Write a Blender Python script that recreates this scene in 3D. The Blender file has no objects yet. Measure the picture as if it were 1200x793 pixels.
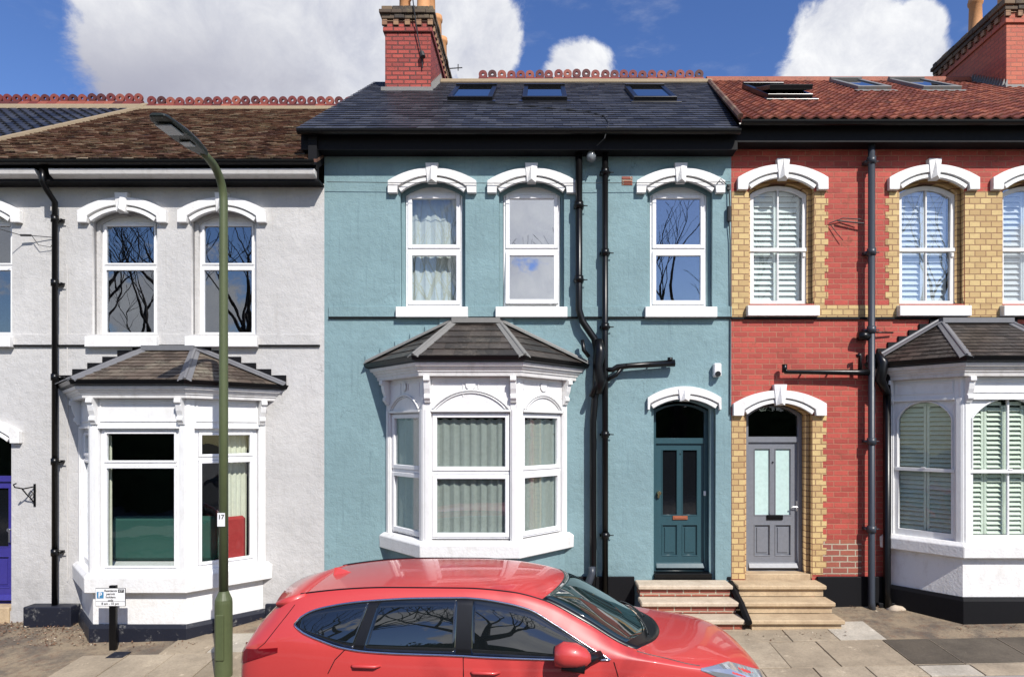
import bpy, bmesh, math, random
import numpy as np
from mathutils import Vector, Matrix
R = math.radians
random.seed(7)
S = bpy.context.scene
COL = S.collection

# ------------------------------------------------------------------ camera, sky, sun, exposure
CAMZ, CAMD = 2.75, 9.5
cd = bpy.data.cameras.new('camera'); cam = bpy.data.objects.new('camera', cd); COL.objects.link(cam)
cam.location = (0, -CAMD, CAMZ); cam.rotation_euler = (R(90), 0, 0)
cd.sensor_width = 36; cd.lens = 36 * 741 / 1200
cd.shift_x = -35 / 1200.0; cd.shift_y = (505 - 396.5) / 1200.0
cd.clip_end = 2000
S.camera = cam
S.view_settings.view_transform = 'Standard'; S.view_settings.look = 'None'
S.view_settings.exposure = 0.24; S.view_settings.gamma = 1
SUN_AZ, SUN_EL = R(30), R(43)          # azimuth measured from the facade normal (-Y) towards +X
sd = bpy.data.lights.new('sun', 'SUN'); sd.energy = 4.9; sd.angle = R(0.5); sd.color = (1, 0.955, 0.89)
sun = bpy.data.objects.new('sun', sd); COL.objects.link(sun)
tosun = Vector((math.sin(SUN_AZ) * math.cos(SUN_EL), -math.cos(SUN_AZ) * math.cos(SUN_EL), math.sin(SUN_EL)))
sun.rotation_euler = tosun.to_track_quat('Z', 'Y').to_euler(); sun.location = tosun * 40

def build_world():
    w = bpy.data.worlds.new('World'); S.world = w; w.use_nodes = True
    nt = w.node_tree; N = nt.nodes; L = nt.links; N.clear()
    def n(t, **k):
        o = N.new(t)
        for a, b in k.items(): setattr(o, a, b)
        return o
    def m(op, a, b=None, c=None):
        o = n('ShaderNodeMath', operation=op)
        for i, v in enumerate((a, b, c)):
            if v is None: continue
            if isinstance(v, (int, float)): o.inputs[i].default_value = v
            else: L.new(v, o.inputs[i])
        return o.outputs[0]
    sky = n('ShaderNodeTexSky', sky_type='NISHITA'); sky.sun_disc = False
    sky.sun_elevation = SUN_EL; sky.sun_rotation = math.pi - SUN_AZ
    sky.air_density = 1.0; sky.dust_density = 0.3; sky.ozone_density = 2.2
    hs = n('ShaderNodeHueSaturation'); hs.inputs['Saturation'].default_value = 1.22; hs.inputs['Value'].default_value = 1.9; hs.inputs['Hue'].default_value = .515
    L.new(sky.outputs[0], hs.inputs['Color'])
    tc = n('ShaderNodeTexCoord'); sp = n('ShaderNodeSeparateXYZ'); L.new(tc.outputs['Generated'], sp.inputs[0])
    x, y, z = sp.outputs
    yy = m('MAXIMUM', y, 0.05)
    q = m('DIVIDE', x, yy); r = m('DIVIDE', z, yy)
    front = m('GREATER_THAN', y, 0.05)
    def noise(scale, det, rough, off=0.0, dist=0.0):
        mp = n('ShaderNodeMapping'); mp.inputs['Location'].default_value = (off, off * .7, off * .3)
        L.new(tc.outputs['Generated'], mp.inputs[0])
        t = n('ShaderNodeTexNoise'); t.inputs['Scale'].default_value = scale; t.inputs['Detail'].default_value = det
        t.inputs['Roughness'].default_value = rough; t.inputs['Distortion'].default_value = dist
        L.new(mp.outputs[0], t.inputs['Vector']); return t.outputs['Fac']
    n1 = noise(5.5, 9, .58, 3.1); n2 = noise(13, 10, .68, 9.4, .4); n3 = noise(3.0, 6, .55, 5.7)
    nz = m('ADD', m('MULTIPLY', m('SUBTRACT', n1, .5), .9), m('MULTIPLY', m('SUBTRACT', n2, .5), .95))
    # cumulus banks, given as directions (tan azimuth, tan elevation, radii)
    banks = [(-.48, .64, .30, .20), (-.27, .66, .235, .17), (-.33, .52, .17, .055), (-.095, .62, .07, .10), (-.60, .62, .16, .10),
             (.055, .562, .062, .062), (.075, .55, .05, .04), (.495, .60, .11, .12), (.56, .585, .105, .085), (.44, .555, .075, .05), (.60, .64, .05, .05)]
    best = None
    for bx, bz, rx, rz in banks:
        a = m('DIVIDE', m('SUBTRACT', q, bx), rx); b = m('DIVIDE', m('SUBTRACT', r, bz), rz)
        dd = m('SQRT', m('ADD', m('MULTIPLY', a, a), m('MULTIPLY', b, b)))
        e = m('SUBTRACT', 1.0, dd)
        e = m('MULTIPLY', e, min(1.0, rz / .075))
        best = e if best is None else m('MAXIMUM', best, e)
    fm = m('ADD', best, m('MULTIPLY', nz, .66))
    sm = n('ShaderNodeMapRange', interpolation_type='SMOOTHSTEP'); L.new(fm, sm.inputs[0])
    sm.inputs[1].default_value = 0.0; sm.inputs[2].default_value = .20
    mf = m('MULTIPLY', sm.outputs[0], front)
    # the rest of the sky: broken cloud
    sb = n('ShaderNodeMapRange', interpolation_type='SMOOTHSTEP')
    L.new(m('ADD', n3, m('MULTIPLY', m('SUBTRACT', n2, .5), .2)), sb.inputs[0]); sb.inputs[1].default_value = .47; sb.inputs[2].default_value = .60
    ya = m('MAXIMUM', m('MULTIPLY', y, -1.0), 0.05); qb = m('DIVIDE', x, ya); rb = m('DIVIDE', z, ya); bb = None
    for bx, bz, rx, rz in [(-.02, .32, .16, .22), (.40, .30, .11, .17), (.80, .22, .14, .12), (-.60, .20, .16, .09), (-.22, .55, .2, .1), (.15, .62, .16, .08), (-.9, .4, .2, .2), (-.28, .12, .25, .10), (.2, .08, .3, .06)]:
        a = m('DIVIDE', m('SUBTRACT', qb, bx), rx); b = m('DIVIDE', m('SUBTRACT', rb, bz), rz)
        e = m('MULTIPLY', m('SUBTRACT', 1.0, m('SQRT', m('ADD', m('MULTIPLY', a, a), m('MULTIPLY', b, b)))), min(1.0, rz / .12))
        bb = e if bb is None else m('MAXIMUM', bb, e)
    s3 = n('ShaderNodeMapRange', interpolation_type='SMOOTHSTEP'); n4 = noise(24, 7, .62, 2.2); L.new(m('ADD', m('ADD', bb, m('MULTIPLY', nz, .9)), m('MULTIPLY', m('SUBTRACT', n4, .5), 1.5)), s3.inputs[0]); s3.inputs[1].default_value = -.02; s3.inputs[2].default_value = .25
    low_ = m('LESS_THAN', rb, .9); far_ = m('MULTIPLY', m('MULTIPLY', sb.outputs[0], .25), m('SUBTRACT', 1.0, low_))
    mb = m('MULTIPLY', m('ADD', m('MULTIPLY', s3.outputs[0], low_), far_), m('SUBTRACT', 1.0, front))
    # thin wisps
    mp = n('ShaderNodeMapping'); mp.inputs['Scale'].default_value = (2.2, 2.2, 6.5); mp.inputs['Rotation'].default_value = (0, R(18), 0)
    L.new(tc.outputs['Generated'], mp.inputs[0])
    tw = n('ShaderNodeTexNoise'); tw.inputs['Scale'].default_value = 2.6; tw.inputs['Detail'].default_value = 9; tw.inputs['Roughness'].default_value = .62
    L.new(mp.outputs[0], tw.inputs['Vector'])
    sw = n('ShaderNodeMapRange', interpolation_type='SMOOTHSTEP'); L.new(tw.outputs['Fac'], sw.inputs[0])
    sw.inputs[1].default_value = .56; sw.inputs[2].default_value = .85; sw.inputs[4].default_value = .35
    mask = m('MINIMUM', m('ADD', m('ADD', mf, mb), sw.outputs[0]), 1.0)
    # cloud colour: bright rims, greyer thick parts of the big bank on the left
    th = n('ShaderNodeMapRange', interpolation_type='SMOOTHSTEP')
    L.new(m('ADD', m('MULTIPLY', m('ADD', q, .10), -1.6), m('MULTIPLY', m('SUBTRACT', n1, .5), 2.2)), th.inputs[0])
    th.inputs[1].default_value = -.3; th.inputs[2].default_value = .95
    dk = n('ShaderNodeMapRange', interpolation_type='SMOOTHSTEP'); L.new(r, dk.inputs[0])
    dk.inputs[1].default_value = .70; dk.inputs[2].default_value = .52
    g = m('MULTIPLY', m('MULTIPLY', th.outputs[0], m('ADD', m('MULTIPLY', dk.outputs[0], .8), .2)), 1.0)
    cc = n('ShaderNodeMix', data_type='RGBA'); L.new(g, cc.inputs[0])
    cc.inputs[7].default_value = (5.2, 5.3, 6.4, 1)
    pf = n('ShaderNodeMapRange'); L.new(nz, pf.inputs[0]); pf.inputs[1].default_value = .20; pf.inputs[2].default_value = -.22
    c0 = n('ShaderNodeMix', data_type='RGBA'); L.new(pf.outputs[0], c0.inputs[0]); c0.inputs[6].default_value = (12.0, 12.1, 12.3, 1); c0.inputs[7].default_value = (7.6, 7.9, 9.0, 1); L.new(c0.outputs[2], cc.inputs[6])
    mx = n('ShaderNodeMix', data_type='RGBA'); L.new(mask, mx.inputs[0]); L.new(hs.outputs[0], mx.inputs[6]); L.new(cc.outputs[2], mx.inputs[7])
    bg = n('ShaderNodeBackground'); bg.inputs['Strength'].default_value = 0.070
    out = n('ShaderNodeOutputWorld'); L.new(mx.outputs[2], bg.inputs[0]); L.new(bg.outputs[0], out.inputs[0])
build_world()

# ------------------------------------------------------------------ materials
class NT:
    def __init__(s, name):
        s.mat = bpy.data.materials.new(name); s.mat.use_nodes = True; s.t = s.mat.node_tree
        s.N = s.t.nodes; s.L = s.t.links; s.b = s.N['Principled BSDF']; s.out = s.N['Material Output']
    def n(s, t, **k):
        o = s.N.new(t)
        for a, b in k.items(): setattr(o, a, b)
        return o
    def sock(s, i, v):
        if isinstance(v, bpy.types.NodeSocket): s.L.new(v, i)
        elif isinstance(v, tuple) and len(v) == 3 and i.type == 'RGBA': i.default_value = (*v, 1)
        else: i.default_value = v
    def m(s, op, a, b=0.0, c=0.0):
        o = s.n('ShaderNodeMath', operation=op)
        for i, v in enumerate((a, b, c)): s.sock(o.inputs[i], v)
        return o.outputs[0]
    def pos(s):
        if not hasattr(s, '_p'): s._p = s.n('ShaderNodeTexCoord').outputs['Object']
        return s._p
    def noise(s, scale, det=4, rough=.55, vec=None, sc=None):
        v = vec or s.pos()
        if sc:
            mp = s.n('ShaderNodeMapping'); mp.inputs['Scale'].default_value = sc; s.L.new(v, mp.inputs[0]); v = mp.outputs[0]
        t = s.n('ShaderNodeTexNoise'); t.inputs['Scale'].default_value = scale; t.inputs['Detail'].default_value = det
        t.inputs['Roughness'].default_value = rough; s.L.new(v, t.inputs['Vector']); return t.outputs['Fac']
    def ramp(s, f, *st):
        r = s.n('ShaderNodeValToRGB'); e = r.color_ramp.elements
        while len(e) < len(st): e.new(.5)
        for i, (p, c) in enumerate(st): e[i].position = p; e[i].color = (*c, 1) if len(c) == 3 else c
        s.L.new(f, r.inputs[0]); return r.outputs[0]
    def rng(s, f, a, b, c=0.0, d=1.0):
        r = s.n('ShaderNodeMapRange'); s.L.new(f, r.inputs[0])
        for i, v in enumerate((a, b, c, d)): r.inputs[i + 1].default_value = v
        return r.outputs[0]
    def mix(s, f, a, b, blend='MIX'):
        o = s.n('ShaderNodeMix', data_type='RGBA', blend_type=blend)
        s.sock(o.inputs[0], f); s.sock(o.inputs[6], a); s.sock(o.inputs[7], b); return o.outputs[2]
    def bump(s, h, st=.3, d=.01, prev=None):
        b = s.n('ShaderNodeBump'); b.inputs['Strength'].default_value = st; b.inputs['Distance'].default_value = d
        s.L.new(h, b.inputs['Height'])
        if prev: s.L.new(prev, b.inputs['Normal'])
        return b.outputs[0]
    def fin(s, col=None, rough=None, nrm=None, **k):
        if col is not None: s.sock(s.b.inputs['Base Color'], col)
        if rough is not None: s.sock(s.b.inputs['Roughness'], rough)
        if nrm is not None: s.L.new(nrm, s.b.inputs['Normal'])
        for a, v in k.items(): s.sock(s.b.inputs[a.replace('_', ' ')], v)
        return s.mat

def stucco(name, c, dirt=(.5, .5, .5), amt=.35, bumpd=.012):
    t = NT(name)
    a = t.noise(1.3, 5, .6); b = t.noise(14, 5, .65)
    col = t.mix(t.rng(a, .35, .7), c, tuple(v * .86 for v in c))
    col = t.mix(t.m('MULTIPLY', t.rng(b, .4, .75), .22), col, tuple(v * .7 for v in c))
    st = t.noise(2.6, 7, .72, sc=(7.0, 1, .40))
    col = t.mix(t.m('MULTIPLY', t.rng(st, .55, .8), amt), col, tuple(v * d for v, d in zip(c, dirt)))
    sx = t.n('ShaderNodeSeparateXYZ'); t.L.new(t.pos(), sx.inputs[0])
    gr = t.m('ADD', t.rng(sx.outputs[2], 1.3, .3, 0, .55), t.m('MULTIPLY', t.m('SUBTRACT', t.noise(3.5, 7, .75), .5), 1.6))
    gr = t.m('MULTIPLY', t.rng(gr, .25, .9), t.rng(sx.outputs[2], 1.6, .5)); col = t.mix(t.m('MULTIPLY', gr, .5), col, tuple(v * .45 for v in c))
    vo = t.n('ShaderNodeTexVoronoi', feature='DISTANCE_TO_EDGE'); vo.inputs['Scale'].default_value = .8; wv = t.n('ShaderNodeVectorMath', operation='ADD')
    nn = t.n('ShaderNodeTexNoise'); nn.inputs['Scale'].default_value = 3.0; nn.inputs['Detail'].default_value = 6; t.L.new(t.pos(), nn.inputs['Vector']); t.L.new(t.pos(), wv.inputs[0]); t.L.new(nn.outputs['Color'], wv.inputs[1]); t.L.new(wv.outputs[0], vo.inputs['Vector'])
    ck = t.m('MULTIPLY', t.rng(vo.outputs['Distance'], .006, .001), t.rng(t.noise(.8, 2), .52, .60)); col = t.mix(t.m('MULTIPLY', ck, .55), col, tuple(v * .4 for v in c))
    pk = t.noise(.9, 3, .5); col = t.mix(t.m('MULTIPLY', t.rng(pk, .56, .575), .16), col, tuple(min(1, v * 1.25) for v in c))
    sp = t.noise(60, 3, .6)
    col = t.mix(t.m('MULTIPLY', t.rng(sp, .64, .72), .25), col, tuple(v * .55 for v in c))
    n1 = t.bump(t.noise(42, 5, .65), .75, bumpd * .7); n2 = t.bump(t.noise(7, 4, .6), .6, bumpd * 2.2, n1)
    return t.fin(col, .82, n2)
def paint(name, c, rough=.35, dirt=.3, dc=(.35, .32, .28), bs=.25):
    t = NT(name)
    a = t.noise(9, 6, .7, sc=(1, 1, .5)); col = t.mix(t.m('MULTIPLY', t.rng(a, .5, .78), dirt), c, tuple(x * d for x, d in zip(c, dc)))
    b = t.noise(3, 3); col = t.mix(t.m('MULTIPLY', b, .18), col, tuple(x * .8 for x in c))
    n1 = t.bump(t.noise(30, 4), bs, .006)
    return t.fin(col, rough, n1)
def brick(name, c1, c2, mortar, w=.235, h=.088, ms=.007, rough=.8, var=.5, repl=None, bd=.01):
    t = NT(name); sp = t.n('ShaderNodeSeparateXYZ'); t.L.new(t.pos(), sp.inputs[0])
    cb = t.n('ShaderNodeCombineXYZ'); t.L.new(t.m('ADD', sp.outputs[0], sp.outputs[1]), cb.inputs[0])
    wob = t.m('MULTIPLY', t.m('SUBTRACT', t.noise(7, 3), .5), .012)
    t.L.new(t.m('ADD', sp.outputs[2], wob), cb.inputs[1])
    def bt(a, b, mc):
        k = t.n('ShaderNodeTexBrick'); t.L.new(cb.outputs[0], k.inputs['Vector'])
        k.inputs['Scale'].default_value = 1; k.inputs['Brick Width'].default_value = w; k.inputs['Row Height'].default_value = h
        k.inputs['Mortar Size'].default_value = ms; k.inputs['Mortar Smooth'].default_value = .3; k.inputs['Bias'].default_value = -.1
        t.sock(k.inputs['Color1'], a); t.sock(k.inputs['Color2'], b); t.sock(k.inputs['Mortar'], mc); return k
    k = bt(c1, c2, mortar)
    a = t.noise(1.6, 5, .65); col = t.mix(t.m('MULTIPLY', t.rng(a, .42, .75), var), k.outputs[0], tuple(x * .62 for x in c1))
    b = t.noise(26, 5, .7); col = t.mix(t.m('MULTIPLY', t.rng(b, .5, .8), .45), col, tuple(x * .5 for x in c1))
    if repl: 
        f = t.noise(3.1, 6, .7); col = t.mix(t.m('MULTIPLY', t.rng(f, .60, .66), .8), col, repl)
    hgt = t.m('ADD', t.m('MULTIPLY', k.outputs['Fac'], -1.0), t.m('MULTIPLY', b, .6))
    n1 = t.bump(hgt, .8, bd)
    return t.fin(col, rough, n1)
def tilemat(name, cols, rough=.6, lichen=None, spec=.5):
    t = NT(name); g = t.n('ShaderNodeNewGeometry').outputs['Random Per Island']
    col = t.ramp(g, *cols)
    a = t.noise(2.2, 6, .7); b = t.noise(30, 5, .7)
    col = t.mix(t.m('MULTIPLY', t.rng(b, .45, .8), .5), col, tuple(x * .45 for x in cols[0][1]))
    if lichen:
        f = t.m('MULTIPLY', t.rng(t.m('ADD', t.m('MULTIPLY', a, .5), t.m('MULTIPLY', b, .5)), .50, .62), .75)
        col = t.mix(f, col, lichen)
    return t.fin(col, rough, t.bump(b, .4, .004), **{'Specular_IOR_Level': spec})
def plain(name, c, rough=.5, metal=0.0, **k):
    t = NT(name); a = t.noise(18, 5, .65)
    col = t.mix(t.m('MULTIPLY', t.rng(a, .4, .75), .35), c, tuple(x * .6 for x in c))
    return t.fin(col, t.m('ADD', t.m('MULTIPLY', a, .15), rough - .07), t.bump(a, .12, .003), Metallic=metal, **k)
def glass(name, boost=.10, tint=(1, 1, 1), wob=.0012, ior=1.5):
    t = NT(name); t.N.remove(t.b)
    tr = t.n('ShaderNodeBsdfTransparent'); t.sock(tr.inputs[0], tint)
    gl = t.n('ShaderNodeBsdfGlossy'); gl.inputs['Roughness'].default_value = 0.0; gl.inputs[0].default_value = (.95, .97, 1, 1)
    nb = t.bump(t.noise(1.6, 2, .5), 1.0, wob); t.L.new(nb, gl.inputs['Normal'])
    lw = t.n('ShaderNodeLayerWeight'); lw.inputs['Blend'].default_value = .5
    f = t.m('MINIMUM', t.m('ADD', t.m('MULTIPLY', t.m('POWER', lw.outputs['Facing'], 4.0), .8), boost + .02), .95)
    mx = t.n('ShaderNodeMixShader'); t.L.new(f, mx.inputs[0]); t.L.new(tr.outputs[0], mx.inputs[1]); t.L.new(gl.outputs[0], mx.inputs[2])
    t.L.new(mx.outputs[0], t.out.inputs[0]); return t.mat

M = {}
M['stucco_grey'] = stucco('grey painted render', (.52, .51, .50), (.66, .62, .58), .6, .012)
M['stucco_blue'] = stucco('teal painted render', (.20, .310, .335), (.50, .53, .55), .85, .012)
M['white'] = paint('white masonry paint', (.76, .755, .745), .5, .5, (.60, .55, .49), .8)
M['white_wood'] = paint('white gloss paint', (.74, .74, .735), .35, .35, (.58, .54, .49), .3)
M['old_white'] = paint('weathered white paint', (.60, .58, .56), .5, .6, (.5, .47, .42), .5)
M['aged_white'] = paint('slightly weathered white gloss', (.66, .65, .64), .4, .55, (.42, .40, .37), .3)
M['upvc'] = plain('white plastic frame', (.82, .82, .83), .28)
M['red_brick'] = brick('red painted brick', (.46, .078, .056), (.31, .048, .036), (.40, .16, .10), ms=.008, var=.6, repl=(.25, .06, .035), bd=.014, h=.080, w=.215)
M['bare_brick'] = brick('bare red brick', (.34, .10, .06), (.22, .06, .05), (.42, .36, .27), ms=.011)
M['yellow_brick'] = brick('yellow gault brick', (.60, .44, .20), (.42, .27, .12), (.28, .15, .08), w=.165, h=.088, ms=.008, var=.35)
M['yellow_moulded'] = brick('yellow moulded reveal brick', (.58, .40, .19), (.46, .30, .13), (.2, .1, .06), w=3.0, h=.088, ms=.008, var=.4)
M['stack_brick'] = brick('weathered red stack brick', (.42, .075, .055), (.24, .045, .04), (.09, .035, .03), h=.085, ms=.014, var=.9, repl=(.05, .03, .028), bd=.02)
M['stack_brick_orange'] = brick('orange stack brick', (.50, .14, .08), (.42, .10, .065), (.30, .12, .08), h=.085, ms=.008, var=.5, bd=.015)
M['dentil'] = brick('sooty dentil brick', (.36, .22, .12), (.20, .09, .05), (.1, .05, .04))
M['stack_cap'] = tilemat('sooty cap stone', [(0, (.05, .04, .035)), (.6, (.10, .07, .05)), (1, (.22, .15, .09))], .9, (.17, .14, .08))
M['pot'] = plain('terracotta pot', (.56, .27, .11), .75)
M['slate'] = tilemat('grey blue slate', [(0, (.022, .023, .029)), (.5, (.038, .040, .049)), (1, (.068, .07, .082))], .42, None, .6)
M['bay_slate'] = tilemat('brown black bay slate', [(0, (.016, .012, .010)), (.6, (.035, .027, .023)), (1, (.06, .046, .038))], .5, (.12, .10, .08))
M['bay_slate_brown'] = tilemat('mossy brown bay slate', [(0, (.04, .028, .02)), (.6, (.085, .06, .045)), (1, (.13, .10, .075))], .7, (.22, .20, .15))
M['brown_tile'] = tilemat('mossy brown plain tile', [(0, (.035, .014, .010)), (.4, (.13, .055, .034)), (.8, (.20, .105, .065)), (1, (.42, .33, .23))], .85, (.25, .20, .12))
M['black_tile'] = tilemat('black pantile', [(0, (.012, .013, .018)), (1, (.04, .042, .05))], .4)
M['red_tile'] = tilemat('red brown pantile', [(0, (.12, .026, .016)), (.5, (.22, .055, .032)), (1, (.34, .11, .06))], .75, (.12, .055, .035))
M['ridge'] = tilemat('terracotta ridge tile', [(0, (.06, .012, .011)), (.6, (.17, .026, .022)), (1, (.30, .085, .05))], .7)
M['mortar'] = plain('cream ridge mortar', (.27, .21, .135), .95)
M['lead'] = plain('grey lead', (.17, .17, .18), .5, .2)
M['lead_pale'] = plain('pale oxidised lead', (.19, .185, .175), .6, .1)
M['black'] = plain('black gloss paint', (.0025, .0025, .003), .32, Specular_IOR_Level=.35)
M['black_worn'] = plain('worn black masonry paint', (.005, .005, .0065), .65, Specular_IOR_Level=.2)
t = NT('peeling navy plinth paint'); a = t.noise(6.5, 8, .78)
M['plinth'] = t.fin(t.mix(t.rng(a, .57, .66), (.006, .008, .018), (.16, .16, .155)), .55, t.bump(a, .5, .01))
M['grey_metal'] = plain('grey painted downpipe', (.035, .042, .055), .4)
M['green_post'] = plain('olive green lamp paint', (.085, .105, .045), .45)
M['dark_green'] = plain('dark lamp housing', (.016, .020, .014), .4)
M['lens'] = plain('clear lamp lens', (.22, .24, .25), .12)
M['door_teal'] = plain('dark teal door paint', (.030, .075, .092), .3)
M['door_grey'] = plain('grey door paint', (.18, .19, .215), .35)
M['door_purple'] = plain('violet blue door paint', (.04, .034, .22), .3)
M['frosted'] = plain('frosted pale green glass', (.50, .66, .63), .2)
M['darkglass'] = plain('dark door glass', (.006, .007, .009), .05)
M['glass'] = glass('window glass', .07, (.93, .96, .95))
M['glass_strong'] = glass('reflective window glass', .19, (.6, .64, .66))
M['glass_light'] = glass('lightly reflective window glass', .15, (.92, .94, .95))
M['glass_mirror'] = glass('strongly reflective window glass', .24, (.7, .73, .75))
M['glass_cloud'] = glass('bright sky reflecting glass', .60, (.6, .62, .64))
M['glass_soft'] = glass('clear window glass', .02, (.95, .97, .96), .006, 1.4)
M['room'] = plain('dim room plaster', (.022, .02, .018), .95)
M['curtain_grey'] = plain('pale grey curtain', (.36, .38, .36), .9)
M['curtain_white'] = plain('white net curtain', (.55, .56, .54), .9)
M['curtain_cream'] = plain('cream curtain', (.62, .62, .52), .9)
M['shutter_white'] = plain('white shutter slats', (.82, .85, .85), .5)
M['shutter_green'] = plain('pale green shutter slats', (.68, .74, .64), .5)
M['sofa_teal'] = plain('teal sofa cloth', (.018, .075, .06), .9)
M['sofa_red'] = plain('red cloth', (.35, .03, .03), .9)
M['chrome'] = plain('chrome', (.8, .8, .82), .12, 1.0)
M['brass'] = plain('brass', (.7, .55, .3), .25, 1.0)
M['copper'] = plain('copper letter plate', (.45, .15, .08), .4, .5)
t = NT('sandstone step'); a = t.noise(3, 6, .7); b = t.noise(40, 4, .7)
M['step'] = t.fin(t.mix(t.m('MULTIPLY', t.rng(b, .4, .8), .4), t.mix(t.rng(a, .35, .7), (.56, .43, .27), (.36, .26, .16)), (.20, .14, .09)), .85, t.bump(b, .4, .006))
t = NT('pale sandstone step'); a = t.noise(3, 6, .7); b = t.noise(40, 4, .7)
M['step_pale'] = t.fin(t.mix(t.m('MULTIPLY', t.rng(b, .4, .8), .4), t.mix(t.rng(a, .35, .7), (.62, .52, .40), (.42, .34, .25)), (.22, .17, .12)), .85, t.bump(b, .4, .006))

def pave(name, ca, cb):
    t = NT(name); g = t.n('ShaderNodeNewGeometry').outputs['Random Per Island']; a = t.noise(1.8, 6, .7); b = t.noise(34, 6, .75)
    col = t.ramp(g, (0, ca), (1, cb)); d = tuple(v * .42 for v in ca)
    col = t.mix(t.m('MULTIPLY', t.rng(a, .42, .72), .6), col, d); col = t.mix(t.m('MULTIPLY', t.rng(b, .45, .78), .5), col, tuple(v * .3 for v in ca))
    sp = t.noise(5.0, 7, .8); col = t.mix(t.m('MULTIPLY', t.rng(sp, .60, .66), .5), col, tuple(min(1, v * 1.5) for v in cb))
    return t.fin(col, .88, t.bump(b, .5, .007))
M['paving'] = pave('mid paving stone', (.31, .25, .175), (.45, .375, .275)); M['paving_pale'] = pave('pale paving stone', (.42, .38, .31), (.54, .49, .41)); M['paving_dark'] = pave('dark paving stone', (.070, .056, .040), (.12, .10, .074))
t = NT('dirty tarmac and grit'); a = t.noise(2.2, 7, .72); b = t.noise(45, 6, .8); c = t.noise(9, 6, .75)
col = t.mix(t.rng(a, .42, .62), (.30, .235, .155), (.13, .105, .08)); col = t.mix(t.m('MULTIPLY', t.rng(c, .5, .7), .6), col, (.16, .07, .04))
col = t.mix(t.m('MULTIPLY', t.rng(b, .5, .75), .6), col, (.05, .04, .035))
M['grit'] = t.fin(col, .95, t.bump(t.m('ADD', b, c), .8, .02))
t = NT('asphalt'); b = t.noise(90, 6, .8); a = t.noise(1, 5, .6)
M['asphalt'] = t.fin(t.mix(t.rng(b, .4, .75), t.mix(a, (.045, .045, .047), (.07, .068, .065)), (.11, .11, .105)), .9, t.bump(b, .6, .008))
M['kerb'] = plain('granite kerb', (.28, .26, .24), .8)
M['soil'] = plain('rough ground', (.10, .085, .05), .95)
M['bark'] = plain('pollarded bark', (.035, .028, .022), .95)
M['leaf'] = plain('hedge leaf', (.035, .07, .02), .8)
M['wood'] = plain('fence board', (.12, .075, .045), .8)
M['sign_white'] = plain('sign white', (.80, .80, .80), .35)
M['sign_black'] = plain('sign black', (.01, .01, .012), .4)
M['sign_blue'] = plain('sign blue', (.06, .22, .40), .35)
M['cable'] = plain('black cable', (.02, .02, .02), .6)
M['leaf_litter'] = tilemat('dry fallen leaves', [(0, (.10, .045, .025)), (.7, (.20, .11, .06)), (1, (.50, .43, .33))], .9)
t = NT('red car paint'); fl = t.noise(900, 2)
M['car_red'] = t.fin((.50, .046, .042), .42, None, Coat_Weight=.75, Coat_Roughness=.03, Metallic=.0, Specular_IOR_Level=.5)
M['car_glass'] = NT('tinted car glass').fin((.006, .008, .009), .015, None, Specular_IOR_Level=1.0, Coat_Weight=1.0, Coat_Roughness=0.0)
t = NT('windscreen glass'); M['windscreen'] = t.fin((.010, .022, .020), .015, None, Specular_IOR_Level=1.0, Coat_Weight=1.0, Coat_Roughness=0.0)
M['car_black'] = NT('black car trim').fin((.006, .006, .007), .3)
M['tyre'] = NT('tyre rubber').fin((.015, .015, .015), .85)
M['lamp_red'] = NT('red lamp lens').fin((.16, .004, .008), .08, None, Coat_Weight=1.0)
M['lamp_clear'] = NT('clear headlamp').fin((.55, .58, .62), .06, None, Metallic=.7, Coat_Weight=1.0)

# ------------------------------------------------------------------ mesh helpers
def wloc(o):
    v = Vector((0, 0, 0))
    while o is not None: v += o.location; o = o.parent
    return v
def mkobj(name, me, mat, parent=None, smooth=False):
    o = bpy.data.objects.new(name, me); COL.objects.link(o)
    if mat is not None and not me.materials: me.materials.append(mat)
    if parent is not None:
        o.parent = parent; me.transform(Matrix.Translation(-wloc(parent)))
    if smooth:
        for p in me.polygons: p.use_smooth = True
    return o
def thing(name, loc, label, cat, group=None):
    o = bpy.data.objects.new(name, None); COL.objects.link(o); o.location = loc; o.empty_display_size = .2
    o['label'] = label; o['category'] = cat
    if group: o['group'] = group
    return o
def tag(o, label, cat, group=None):
    o['label'] = label; o['category'] = cat
    if group: o['group'] = group
    return o
def place_origin(o, loc):
    o.data.transform(Matrix.Translation(-Vector(loc))); o.location = loc; return o

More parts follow.
